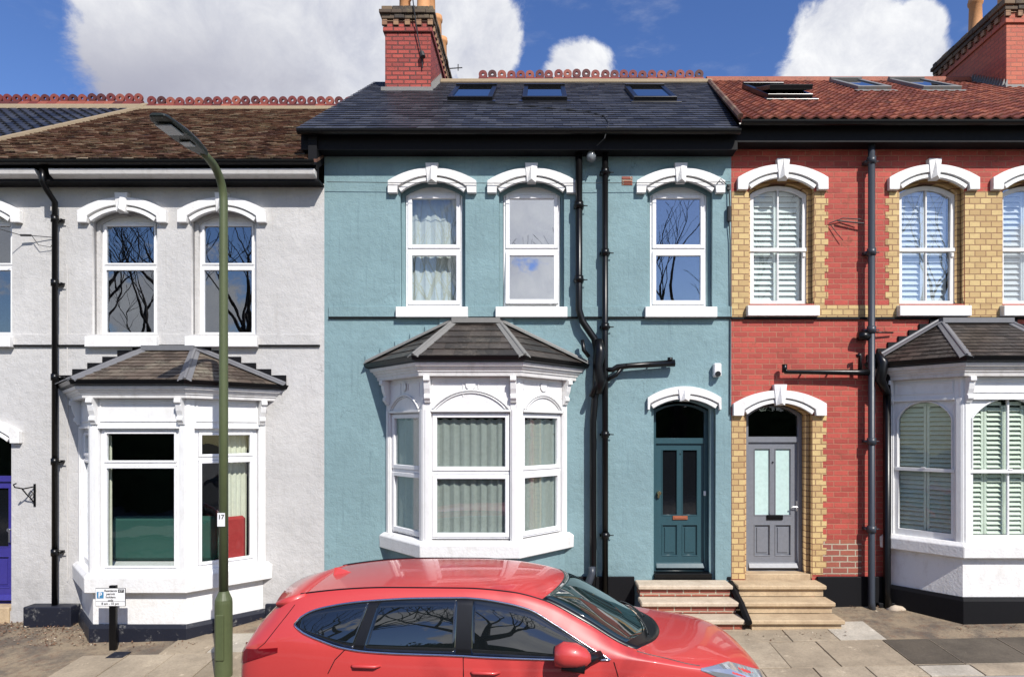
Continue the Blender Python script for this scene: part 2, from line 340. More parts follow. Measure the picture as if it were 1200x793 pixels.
class MB:
    def __init__(s, F=None): s.bm = bmesh.new(); s.F = F or Matrix.Identity(4)
    def box(s, x0, x1, y0, y1, z0, z1, F=None):
        F = F or s.F
        vs = [s.bm.verts.new(F @ Vector((x, y, z))) for z in (z0, z1) for y in (y0, y1) for x in (x0, x1)]
        for f in ((0, 2, 3, 1), (4, 5, 7, 6), (0, 1, 5, 4), (2, 6, 7, 3), (0, 4, 6, 2), (1, 3, 7, 5)):
            s.bm.faces.new([vs[i] for i in f])
        return s
    def hexa(s, pts, F=None):      # 8 points, same order as box
        F = F or s.F
        vs = [s.bm.verts.new(F @ Vector(p)) for p in pts]
        for f in ((0, 2, 3, 1), (4, 5, 7, 6), (0, 1, 5, 4), (2, 6, 7, 3), (0, 4, 6, 2), (1, 3, 7, 5)):
            s.bm.faces.new([vs[i] for i in f])
        return s
    def prism_z(s, poly, z0, z1):      # poly (x,y) extruded in z
        a = [s.bm.verts.new(s.F @ Vector((x, y, z0))) for x, y in poly]; b = [s.bm.verts.new(s.F @ Vector((x, y, z1))) for x, y in poly]
        n = len(poly); s.bm.faces.new(a[::-1]); s.bm.faces.new(b)
        for i in range(n): s.bm.faces.new((a[i], a[(i + 1) % n], b[(i + 1) % n], b[i]))
        return s
    def loft_z(s, polys):              # list of (poly(x,y), z)
        rings = [[s.bm.verts.new(s.F @ Vector((x, y, z))) for x, y in p] for p, z in polys]
        n = len(rings[0]); s.bm.faces.new(rings[0][::-1]); s.bm.faces.new(rings[-1])
        for a, b in zip(rings, rings[1:]):
            for i in range(n): s.bm.faces.new((a[i], a[(i + 1) % n], b[(i + 1) % n], b[i]))
        return s
    def prism_y(s, poly, y0, y1):      # poly (x,z) extruded in y
        a = [s.bm.verts.new(s.F @ Vector((x, y0, z))) for x, z in poly]; b = [s.bm.verts.new(s.F @ Vector((x, y1, z))) for x, z in poly]
        n = len(poly); s.bm.faces.new(a); s.bm.faces.new(b[::-1])
        for i in range(n): s.bm.faces.new((a[i], b[i], b[(i + 1) % n], a[(i + 1) % n]))
        return s
    def prism_x(s, poly, x0, x1):      # poly (y,z)
        a = [s.bm.verts.new(s.F @ Vector((x0, y, z))) for y, z in poly]; b = [s.bm.verts.new(s.F @ Vector((x1, y, z))) for y, z in poly]
        n = len(poly); s.bm.faces.new(a); s.bm.faces.new(b[::-1])
        for i in range(n): s.bm.faces.new((a[i], b[i], b[(i + 1) % n], a[(i + 1) % n]))
        return s
    def tube(s, pts, r, seg=10, caps=True):
        pts = [Vector(p) for p in pts]; n = len(pts)
        rr = r if isinstance(r, (list, tuple)) else [r] * n
        rings = []; up = None
        for i, p in enumerate(pts):
            d = ((pts[min(i + 1, n - 1)] - p).normalized() + (p - pts[max(i - 1, 0)]).normalized())
            d = d.normalized() if d.length > 1e-6 else Vector((0, 0, 1))
            if up is None: up = d.orthogonal().normalized()
            a = (up - d * up.dot(d)); a = a.normalized() if a.length > 1e-4 else d.orthogonal().normalized(); up = a
            b = d.cross(a)
            rings.append([s.bm.verts.new(s.F @ (p + (a * math.cos(k * 2 * math.pi / seg) + b * math.sin(k * 2 * math.pi / seg)) * rr[i])) for k in range(seg)])
        for x, y in zip(rings, rings[1:]):
            for k in range(seg): s.bm.faces.new((x[k], x[(k + 1) % seg], y[(k + 1) % seg], y[k]))
        if caps: s.bm.faces.new(rings[0][::-1]); s.bm.faces.new(rings[-1])
        return s
    def lathe(s, prof, c=(0, 0, 0), seg=20, axis='z'):
        rings = []
        for r, h in prof:
            ring = []
            for k in range(seg):
                a = k * 2 * math.pi / seg; u, v = math.cos(a) * r, math.sin(a) * r
                p = {'z': (u, v, h), 'y': (u, h, v), 'x': (h, u, v)}[axis]
                ring.append(s.bm.verts.new(s.F @ (Vector(c) + Vector(p))))
            rings.append(ring)
        for x, y in zip(rings, rings[1:]):
            for k in range(seg): s.bm.faces.new((x[k], x[(k + 1) % seg], y[(k + 1) % seg], y[k]))
        s.bm.faces.new(rings[0][::-1]); s.bm.faces.new(rings[-1]); return s
    def build(s, name, mat, parent=None, bev=0.0, smooth=False, auto=None):
        bmesh.ops.recalc_face_normals(s.bm, faces=s.bm.faces)
        if bev:
            e = [x for x in s.bm.edges if len(x.link_faces) == 2 and x.calc_face_angle(0) > R(35)]
            bmesh.ops.bevel(s.bm, geom=e, offset=bev, segments=1, affect='EDGES', clamp_overlap=True)
        me = bpy.data.meshes.new(name); s.bm.to_mesh(me); s.bm.free()
        o = mkobj(name, me, mat, parent, smooth)
        if auto:
            me.shade_auto = None if False else None
        return o

def arc(cx, hw, zs, rise, n=16):       # segmental arch from left spring to right spring
    if rise <= 1e-4: return [(cx - hw, zs), (cx + hw, zs)]
    rad = (hw * hw + rise * rise) / (2 * rise); cz = zs + rise - rad; a = math.asin(min(1, hw / rad))
    return [(cx + rad * math.sin(-a + 2 * a * i / n), cz + rad * math.cos(-a + 2 * a * i / n)) for i in range(n + 1)]
def opening(cx, hw, z0, zs, rise): return [(cx + hw, z0), (cx - hw, z0)] + arc(cx, hw, zs, rise)
def plate(name, outline, holes, y0, y1, mat, parent, F=None):
    """flat slab in the XZ plane with holes, between y0 and y1"""
    cu = bpy.data.curves.new(name + '_c', 'CURVE'); cu.dimensions = '2D'; cu.fill_mode = 'BOTH'; cu.extrude = (y1 - y0) / 2
    for poly in [outline] + holes:
        sp = cu.splines.new('POLY'); sp.points.add(len(poly) - 1); sp.use_cyclic_u = True
        for i, (x, z) in enumerate(poly): sp.points[i].co = (x, z, 0, 1)
    tmp = bpy.data.objects.new(name + '_t', cu); COL.objects.link(tmp)
    dg = bpy.context.evaluated_depsgraph_get(); me = bpy.data.meshes.new_from_object(tmp.evaluated_get(dg))
    bpy.data.objects.remove(tmp); bpy.data.curves.remove(cu)
    m4 = Matrix(((1, 0, 0, 0), (0, 0, 1, (y0 + y1) / 2), (0, 1, 0, 0), (0, 0, 0, 1)))
    me.transform(m4)
    b = bmesh.new(); b.from_mesh(me); bmesh.ops.remove_doubles(b, verts=b.verts, dist=1e-5); bmesh.ops.recalc_face_normals(b, faces=b.faces); b.to_mesh(me); b.free()
    if F is not None: me.transform(F)
    me.materials.clear(); me.name = name
    return mkobj(name, me, mat, parent)
def text(name, s, size, loc, mat, parent, depth=.002, F=None, bold=0.0):
    cu = bpy.data.curves.new(name + '_c', 'FONT'); cu.body = s; cu.size = size; cu.align_x = 'CENTER'; cu.align_y = 'CENTER'; cu.extrude = depth; cu.offset = bold
    tmp = bpy.data.objects.new(name + '_t', cu); COL.objects.link(tmp)
    dg = bpy.context.evaluated_depsgraph_get(); me = bpy.data.meshes.new_from_object(tmp.evaluated_get(dg))
    bpy.data.objects.remove(tmp); bpy.data.curves.remove(cu)
    me.transform(Matrix.Translation(loc) @ Matrix.Rotation(R(90), 4, 'X')); me.materials.clear()
    return mkobj(name, me, mat, parent)
def frame_mat(o, u, n):                # local x->u, local y-> -n (inward), z up, at o
    u = Vector(u).normalized(); n = Vector(n).normalized()
    return Matrix(((u.x, -n.x, 0, o[0]), (u.y, -n.y, 0, o[1]), (0, 0, 1, o[2] if len(o) > 2 else 0), (0, 0, 0, 1)))

# ------------------------------------------------------------------ ground
def gz(x, y): return .05 + .02 * x + .08 * max(min(y, 0.4), -2.42)
ROADZ = lambda x: gz(x, -2.42) - .13
b = MB()
b.hexa([(-60, -14, ROADZ(-60) - .3), (60, -14, ROADZ(60) - .3), (-60, -2.42, ROADZ(-60) - .3), (60, -2.42, ROADZ(60) - .3),
        (-60, -14, ROADZ(-60)), (60, -14, ROADZ(60)), (-60, -2.42, ROADZ(-60)), (60, -2.42, ROADZ(60))])
o = b.build('road', M['asphalt']); o['kind'] = 'structure'
b = MB()
b.hexa([(-400, -400, -9), (400, -400, -9), (-400, 400, -9), (400, 400, -9), (-400, -400, -8.9), (400, -400, -8.9), (-400, 400, -8.9), (400, 400, -8.9)])
for sgn in (0,):
    b.hexa([(-60, -60, -8.8), (60, -60, -8.8), (-60, 60, -8.8), (60, 60, -8.8), (-60, -60, -1.62), (60, -60, .78), (-60, 60, -1.62), (60, 60, .78)])
o = b.build('ground', M['soil']); o['kind'] = 'structure'
b = MB(); b.hexa([(-60, -19, ROADZ(-60)-.1), (60, -19, ROADZ(60)-.1), (-60, -10.6, ROADZ(-60)-.1), (60, -10.6, ROADZ(60)-.1), (-60, -19, ROADZ(-60) + .12), (60, -19, ROADZ(60) + .12), (-60, -10.6, ROADZ(-60) + .12), (60, -10.6, ROADZ(60) + .12)])
o = b.build('far_pavement', M['kerb']); o['kind'] = 'structure'
b = MB()   # kerb stones
x = -24.0
while x < 24:
    zt = gz(x + .45, -2.3); b.hexa([(x, -2.42, zt - .4), (x + .895, -2.42, zt - .4), (x, -2.29, zt - .4), (x + .895, -2.29, zt - .4),
        (x, -2.42, gz(x, -2.40)), (x + .895, -2.42, gz(x + .9, -2.40)), (x, -2.29, gz(x, -2.3)), (x + .895, -2.29, gz(x + .9, -2.3))]); x += .9
o = b.build('kerb', M['kerb'], bev=.01); o['kind'] = 'structure'
# paving: rows of big slabs, all one sheet of three stone tones
b = MB(); rs = random.Random(12); tone = []
for ya, yb, w0, xa, xb in ((-2.285, -2.0, .62, -24, 24), (-2.0, -1.26, .60, -24, 24), (-1.26, -.62, .62, -24, 24), (-.62, .0, .62, -24, 24)):
    x = xa + rs.uniform(0, .5)
    while x < xb:
        w = w0 * rs.choice((1, 1, 1, 1.45)); c_ = x + w / 2; inner = yb > -1.0
        ok = c_ > -5.95 or c_ < -12
        if inner: ok = ok and c_ < 4.25 and not (-5.0 > c_ > -12) 
        if yb == 0: ok = ok and -3.3 < c_ < 2.8 and not (-3.2 < c_ < 0)
        if ok:
            g_ = .007; dz = rs.uniform(-.004, .004); n0 = len(b.bm.faces)
            p = [(x + g_, ya + g_), (x + w - g_, ya + g_), (x + g_, yb - g_), (x + w - g_, yb - g_)]
            b.hexa([(px, py, gz(px, py) - .05) for px, py in p] + [(px, py, gz(px, py) + dz) for px, py in p])
            tn = rs.choice((0, 0, 0, 1)) if not (ya == -2.0 and 4.6 < c_ < 6.6) else 2
            b.bm.faces.ensure_lookup_table()
            for f_ in b.bm.faces[n0:]: f_.material_index = tn
        x += w
o = b.build('pavement', M['paving'], bev=.004); o['kind'] = 'structure'
o.data.materials.append(M['paving_pale']); o.data.materials.append(M['paving_dark'])
b = MB()   # grit / tarmac bed
nx, ny = 240, 14
vs = [[b.bm.verts.new((-24 + 48 * i / nx, -2.285 + 2.5 * j / ny, gz(-24 + 48 * i / nx, -2.285 + 2.5 * j / ny) - .010 +
      (.012 * math.sin(i * 1.7) * math.sin(j * 2.1 + i) if -24 + 48 * i / nx < -5.5 and j > 5 else 0) - (.0 if j < 9 else 0))) for j in range(ny + 1)] for i in range(nx + 1)]
for i in range(nx):
    for j in range(ny): b.bm.faces.new((vs[i][j], vs[i + 1][j], vs[i + 1][j + 1], vs[i][j + 1]))
o = b.build('pavement_bed', M['grit'], smooth=True); o['kind'] = 'structure'
b = MB(); rs = random.Random(3)   # litter of dry leaves
for k in range(1500):
    x = rs.uniform(-8.8, -5.7) if k % 3 else rs.uniform(-8.5, 9); y = -abs(rs.gauss(0, .45)) - .02 if x < -6.9 else -rs.uniform(.05, .95) 
    if x > -5.7: y = -abs(rs.gauss(0, .12)) - .02 - (.98 if 2.7 < x < 4.1 else 0) - (.84 if abs(x + 5.55) < .9 or abs(x - 6.5) < .9 else 0)
    if x < -6.9 and y < -1.6: continue
    a = rs.uniform(0, 6.3); l = rs.uniform(.006, .026); z = gz(x, y) + .004
    c_, s_ = math.cos(a) * l, math.sin(a) * l
    v = [b.bm.verts.new(p) for p in ((x - c_, y - s_, z), (x + s_ * .5, y - c_ * .5, z + rs.uniform(0, .015)), (x + c_, y + s_, z + rs.uniform(0, .02)), (x - s_ * .5, y + c_ * .5, z + .003))]
    b.bm.faces.new(v)
o = b.build('leaf_litter', M['leaf_litter']); o['kind'] = 'stuff'; tag(o, 'dry brown leaves and grit scattered along the foot of the grey house', 'leaf litter')

# ------------------------------------------------------------------ roof helpers
def roofplane(eY, eZ, rY, rZ):
    L = math.hypot(rY - eY, rZ - eZ); s = Vector((0, rY - eY, rZ - eZ)) / L
    n = Vector((0, -s.z, s.y)); return L, s, n
def tiles(eY, eZ, rY, rZ, x0, x1, w, ex, th, kind='flat', jit=.003, seed=1, clip=None, holes=()):
    L, s, n = roofplane(eY, eZ, rY, rZ); bm = bmesh.new(); rs = random.Random(seed)
    nr = int(L / ex) + 1
    for r in range(nr):
        off = (w / 2 if r % 2 else 0) if kind == 'flat' else 0
        d0 = r * ex; d1 = min(d0 + ex * 1.12, L)
        k = int((x1 - x0) / w) + 2; dx = rs.uniform(-.01, .01) if kind == 'flat' else 0
        for i in range(-1, k):
            a = x0 + i * w - off + dx; c = a + w
            if c < x0 or a > x1: continue
            cm = ((a + c) / 2, (d0 + d1) / 2)
            skip = False
            for hx0, hx1, hd0, hd1 in holes:
                if hx0 < cm[0] < hx1 and hd0 < cm[1] < hd1: skip = True
            if skip: continue
            if kind == 'flat':
                g = .0025; j = [rs.uniform(-jit, jit) for _ in range(4)]; dj = rs.uniform(-jit * 2, jit * 2)
                P = [(max(a + g, x0), d0 + dj, th * 2.0 + j[0]), (min(c - g, x1), d0 + dj + j[1], th * 2.0 + j[1]), (max(a + g, x0), d1, .2 * th + j[2] * .3), (min(c - g, x1), d1, .2 * th + j[3] * .3)]
                top = [bm.verts.new(Vector((p[0], eY, eZ)) + s * p[1] + n * p[2]) for p in P]
                bot = [bm.verts.new(Vector((p[0], eY, eZ)) + s * p[1] + n * (p[2] - th)) for p in P[:2]]
                bm.faces.new((top[0], top[1], top[3], top[2])); bm.faces.new((bot[0], bot[1], top[1], top[0]))
                bm.faces.new((bot[0], top[0], top[2])); bm.faces.new((bot[1], top[3], top[1]))
            else:
                q = 6; prof = [.0, .6, 1.0, .75, .25, .0, .0] ; hgt = .035; j = rs.uniform(-jit, jit)
                f = [bm.verts.new(Vector((a + (c - a) * m_ / q, eY, eZ)) + s * (d0 + j) + n * (th * 2 + prof[m_] * hgt)) for m_ in range(q + 1)]
                bk = [bm.verts.new(Vector((a + (c - a) * m_ / q, eY, eZ)) + s * d1 + n * (prof[m_] * hgt + .002)) for m_ in range(q + 1)]
                lo = [bm.verts.new(Vector((a + (c - a) * m_ / q, eY, eZ)) + s * (d0 + j) + n * (th * 1.0 + prof[m_] * hgt - .01)) for m_ in range(q + 1)]
                for m_ in range(q):
                    bm.faces.new((f[m_], f[m_ + 1], bk[m_ + 1], bk[m_])); bm.faces.new((lo[m_], lo[m_ + 1], f[m_ + 1], f[m_]))
    if clip:
        for co, no in clip:
            g = bm.verts[:] + bm.edges[:] + bm.faces[:]
            bmesh.ops.bisect_plane(bm, geom=g, plane_co=co, plane_no=no, clear_outer=True)
    return bm
def bm_obj(bm, name, mat, parent, smooth=False):
    me = bpy.data.meshes.new(name); bm.to_mesh(me); bm.free(); return mkobj(name, me, mat, parent, smooth)
def deck(eY, eZ, rY, rZ, x0, x1, name, mat, parent, x0r=None, x1r=None):
    """structural roof deck under the tiles, with the rear slope"""
    x0r = x0 if x0r is None else x0r; x1r = x1 if x1r is None else x1r
    b = MB(); t = .05
    b.hexa([(x0, eY, eZ - t), (x1, eY, eZ - t), (x0r, rY, rZ - t), (x1r, rY, rZ - t), (x0, eY, eZ - .004), (x1, eY, eZ - .004), (x0r, rY, rZ - .004), (x1r, rY, rZ - .004)])
    b.hexa([(x0r, rY + .001, rZ - t), (x1r, rY + .001, rZ - t), (x0, 2 * rY, eZ - t), (x1, 2 * rY, eZ - t), (x0r, rY + .001, rZ - .004), (x1r, rY + .001, rZ - .004), (x0, 2 * rY, eZ), (x1, 2 * rY, eZ)])
    return b.build(name, mat, parent)
def ring_ridge(x0, x1, Y, Z, parent, pitch=.2, skip=()):
    b = MB(); x = x0; rs = random.Random(int(x0 * 10) + 5); r0, r1 = .030, .092; seg = 14
    while x < x1:
        if not any(a < x < c for a, c in skip):
            cz = Z + .13 + rs.uniform(-.012, .010) + .008 * math.sin(x * 1.9); cx = x + rs.uniform(-.009, .009)
            # saddle under the ring
            b.prism_x([(Y - .16, Z - .09), (Y - .13, Z - .10), (Y, Z + .03), (Y + .13, Z - .10), (Y + .16, Z - .09), (Y + .01, Z + .07), (Y - .01, Z + .07)], x - pitch / 2 + .003, x + pitch / 2 - .003)
            fr, bk = Y - .022, Y + .022
            A = [[b.bm.verts.new((cx + math.cos(k * 2 * math.pi / seg) * rr, yy, cz + math.sin(k * 2 * math.pi / seg) * rr)) for k in range(seg)] for rr, yy in ((r0, fr), (r1, fr), (r1, bk), (r0, bk))]
            for q in range(4):
                p, w = A[q], A[(q + 1) % 4]
                for k in range(seg): b.bm.faces.new((p[k], p[(k + 1) % seg], w[(k + 1) % seg], w[k]))
        x += pitch
    return b.build('ridge_tiles', M['ridge'], parent)

# ------------------------------------------------------------------ wall ornament
def hood(parent, cx, hw, zs, rise, mat, band=.17, proj=.075, ks=True, drop=.05):
    """white segmental hood mould with stepped soffit and faceted keystone"""
    o = MB(); ow = hw + band
    def strip(i2, o2, p):
        a = [[o.bm.verts.new((x, y, z)) for x, z in L_] for y in (-p, -.0005) for L_ in (i2, o2)]
        for k in range(len(i2) - 1):
            o.bm.faces.new((a[0][k], a[0][k + 1], a[1][k + 1], a[1][k])); o.bm.faces.new((a[2][k], a[3][k], a[3][k + 1], a[2][k + 1]))
            o.bm.faces.new((a[0][k], a[2][k], a[2][k + 1], a[0][k + 1])); o.bm.faces.new((a[1][k], a[1][k + 1], a[3][k + 1], a[3][k]))
        for k in (0, -1): o.bm.faces.new((a[0][k], a[1][k], a[3][k], a[2][k]))
    inner = arc(cx, hw + .025, zs + .045, rise); outer = arc(cx, ow, zs + .13, rise + .03)
    strip([(cx - hw - .035, zs - drop)] + inner + [(cx + hw + .035, zs - drop)], [(cx - ow, zs - drop)] + outer + [(cx + ow, zs - drop)], proj)
    strip(arc(cx, hw - .02, zs - .03, rise), arc(cx, hw + .012, zs + .022, rise), proj * .75)
    strip(arc(cx, hw + .012, zs + .018, rise), arc(cx, hw + .026, zs + .05, rise), proj * .18)
    h = o.build('hood_mould', mat, parent, bev=.004)
    if ks:
        k = MB(); zt = zs + rise + band + .055; zb = zs + rise - .065; y0 = -proj - .012
        pt = [(cx - .095, zt), (cx + .095, zt), (cx + .065, zb), (cx - .065, zb)]
        bk = [k.bm.verts.new((x, -.001, z)) for x, z in pt]; fr = [k.bm.verts.new((x, y0, z)) for x, z in pt]
        ap = k.bm.verts.new((cx - .0, y0 - .055, zb + .03)); at = k.bm.verts.new((cx - .0, y0 - .012, zt - .015))
        k.bm.faces.new(bk)
        for i in range(4): k.bm.faces.new((bk[i], bk[(i + 1) % 4], fr[(i + 1) % 4], fr[i]))
        k.bm.faces.new((fr[0], fr[1], at)); k.bm.faces.new((fr[1], fr[2], ap, at)); k.bm.faces.new((fr[2], fr[3], ap)); k.bm.faces.new((fr[3], fr[0], at, ap))
        k.build('keystone', mat, h)
    return h
def curtain(x0, x1, z0, z1, y, mat, parent, F, n=10, amp=.02, seed=0, name='curtain'):
    rs = random.Random(seed); b = MB(F); k = n * 8; cols = []
    ph = [rs.uniform(0, 6.3) for _ in range(3)]
    for i in range(k + 1):
        u = i / k; x = x0 + (x1 - x0) * u
        row = []
        for j in range(5):
            v = j / 4; zz = z1 + (z0 - z1) * v
            d = amp * (math.sin(u * n * 6.283 + ph[0] + .5 * math.sin(v * 2 + u * 7)) + .4 * math.sin(u * n * 2.7 * 6.283 + ph[1])) * (.6 + .4 * v)
            dz = -.012 * (math.sin(u * n * 6.283 + 1) + 1) if j == 0 else 0
            row.append(b.bm.verts.new(F @ Vector((x, y + d, zz + dz))))
        cols.append(row)
    for i in range(k):
        for j in range(4): b.bm.faces.new((cols[i][j], cols[i + 1][j], cols[i + 1][j + 1], cols[i][j + 1]))
    return b.build(name, mat, parent, smooth=True)
def louvres(x0, x1, z0, z1, y, mat, parent, F, panels=2, pitch=.062, mid=None, ang=38, name='shutters'):
    b = MB(F); w = (x1 - x0) / panels
    for p in range(panels):
        a = x0 + p * w + .004; c = a + w - .008
        b.box(a, a + .035, y - .014, y + .014, z0, z1); b.box(c - .035, c, y - .014, y + .014, z0, z1)
        b.box(a, c, y - .014, y + .014, z0, z0 + .05); b.box(a, c, y - .014, y + .014, z1 - .05, z1)
        if mid: b.box(a, c, y - .014, y + .014, mid - .03, mid + .03)
        z = z0 + .08
        while z < z1 - .06:
            if not (mid and abs(z - mid) < .05):
                f = b.F @ Matrix.Translation((0, y, z)) @ Matrix.Rotation(R(ang), 4, 'X')
                b.box(a + .036, c - .036, -pitch * .54, pitch * .54, -.004, .004, F=f)
            z += pitch
    return b.build(name, mat, parent)
def casement(parent, F, x0, x1, z0, z1, split, mat, gl, fw=.05, sw=.045, top_arc=0.0, vbar=False, opened=0.0, name='window'):
    """two-light window: outer frame, upper and lower light, panes. local y=0 is the frame front"""
    b = MB(F)
    zt = z1
    b.box(x0, x0 + fw, 0, .07, z0, zt); b.box(x1 - fw, x1, 0, .07, z0, zt); b.box(x0 + fw, x1 - fw, 0, .07, zt - fw, zt); b.box(x0 + fw, x1 - fw, 0, .07, z0, z0 + fw * 1.1)
    b.box(x0 + fw, x1 - fw, -.004, .066, split - .022, split + .022)
    o = b.build(name, mat, parent, bev=.005)
    panes = []
    for k, (a, c) in enumerate(((split + .022, zt - fw), (z0 + fw * 1.1, split - .022))):
        Fk = F
        if opened and k == 1: Fk = F @ Matrix.Translation((0, 0, c)) @ Matrix.Rotation(-opened, 4, 'X') @ Matrix.Translation((0, 0, -c))
        xa, xb = x0 + fw + .003, x1 - fw - .003; a += .003; c -= .003
        s = MB(Fk); y0, y1 = -.018, .04
        s.box(xa, xa + sw, y0, y1, a, c); s.box(xb - sw, xb, y0, y1, a, c); s.box(xa + sw, xb - sw, y0, y1, a, a + sw); s.box(xa + sw, xb - sw, y0, y1, c - sw, c)
        if vbar: m_ = (xa + xb) / 2; s.box(m_ - .011, m_ + .011, y0 + .012, y1 - .02, a + sw, c - sw)
        s.build('sash', mat, o, bev=.006)
        g = MB(Fk); g.box(xa + sw - .002, xb - sw + .002, .012, .018, a + sw - .002, c - sw + .002); g.build('pane', gl, o)
    return o
def panel_door(parent, F, x0, x1, z0, z1, mat, glassmat, trans_z, ztop, rise, seed=0, furniture='brass'):
    """door leaf with two tall glazed panels above two solid ones, frame and arched transom light. y=0 at frame front"""
    cx = (x0 + x1) / 2; fw = .055
    arc_ = arc(cx, (x1 - x0) / 2, ztop, rise); inn = arc(cx, (x1 - x0) / 2 - fw, ztop - .02, rise)
    fr = plate('door_frame', [(x1, z0), (x1 - .0001, z0)] [:1] + [(x0, z0)] + arc_, [[(x1 - fw, z0 + .001), (x0 + fw, z0 + .001)] + [(x0 + fw, trans_z - .04), (x1 - fw, trans_z - .04)], [(x1 - fw, trans_z + .045), (x0 + fw, trans_z + .045)] + inn], 0, .09, mat, parent, F)
    g = MB(F); g.box(x0 + fw - .01, x1 - fw + .01, .05, .056, trans_z + .03, ztop + rise - .02); g.build('transom_pane', M['glass_soft'], fr)
    a, c = x0 + fw + .004, x1 - fw - .004; zt = trans_z - .045; W = c - a
    px = [(a + .105, a + W / 2 - .045), (a + W / 2 + .045, c - .105)]
    zg0 = z0 + .86; zg1 = zt - .10; zp0 = z0 + .24; zp1 = z0 + .70
    holes = [[(p0, zg0), (p1, zg0), (p1, zg1), (p0, zg1)] for p0, p1 in px] + [[(p0, zp0), (p1, zp0), (p1, zp1), (p0, zp1)] for p0, p1 in px]
    d = plate('door', [(a, z0 + .02), (c, z0 + .02), (c, zt), (a, zt)], holes, .03, .075, mat, parent, F)
    q = MB(F)
    for p0, p1 in px:
        q.box(p0 + .0, p1, .052, .066, zp0, zp1); q.box(p0 + .035, p1 - .035, .040, .053, zp0 + .035, zp1 - .035)
        for zz0, zz1 in ((zg0, zg1), (zp0, zp1)):
            for (u0, u1, v0, v1) in ((p0 - .012, p1 + .012, zz1, zz1 + .014), (p0 - .012, p1 + .012, zz0 - .014, zz0), (p0 - .012, p0 + .002, zz0, zz1), (p1 - .002, p1 + .012, zz0, zz1)):
                q.box(u0, u1, .022, .032, v0, v1)
    q.build('door_panel', mat, d, bev=.004)
    q = MB(F)
    for p0, p1 in px: q.box(p0 - .003, p1 + .003, .05, .058, zg0 - .003, zg1 + .003)
    q.build('door_pane', glassmat, d)
    q = MB(F); q.hexa([(a, -.03, z0 + .05), (c, -.03, z0 + .05), (a, .03, z0 + .05), (c, .03, z0 + .05), (a, .0, z0 + .12), (c, .0, z0 + .12), (a, .03, z0 + .13), (c, .03, z0 + .13)]); q.build('weather_bar', mat, d, bev=.004)
    return d, (a, c, zg0, zg1)

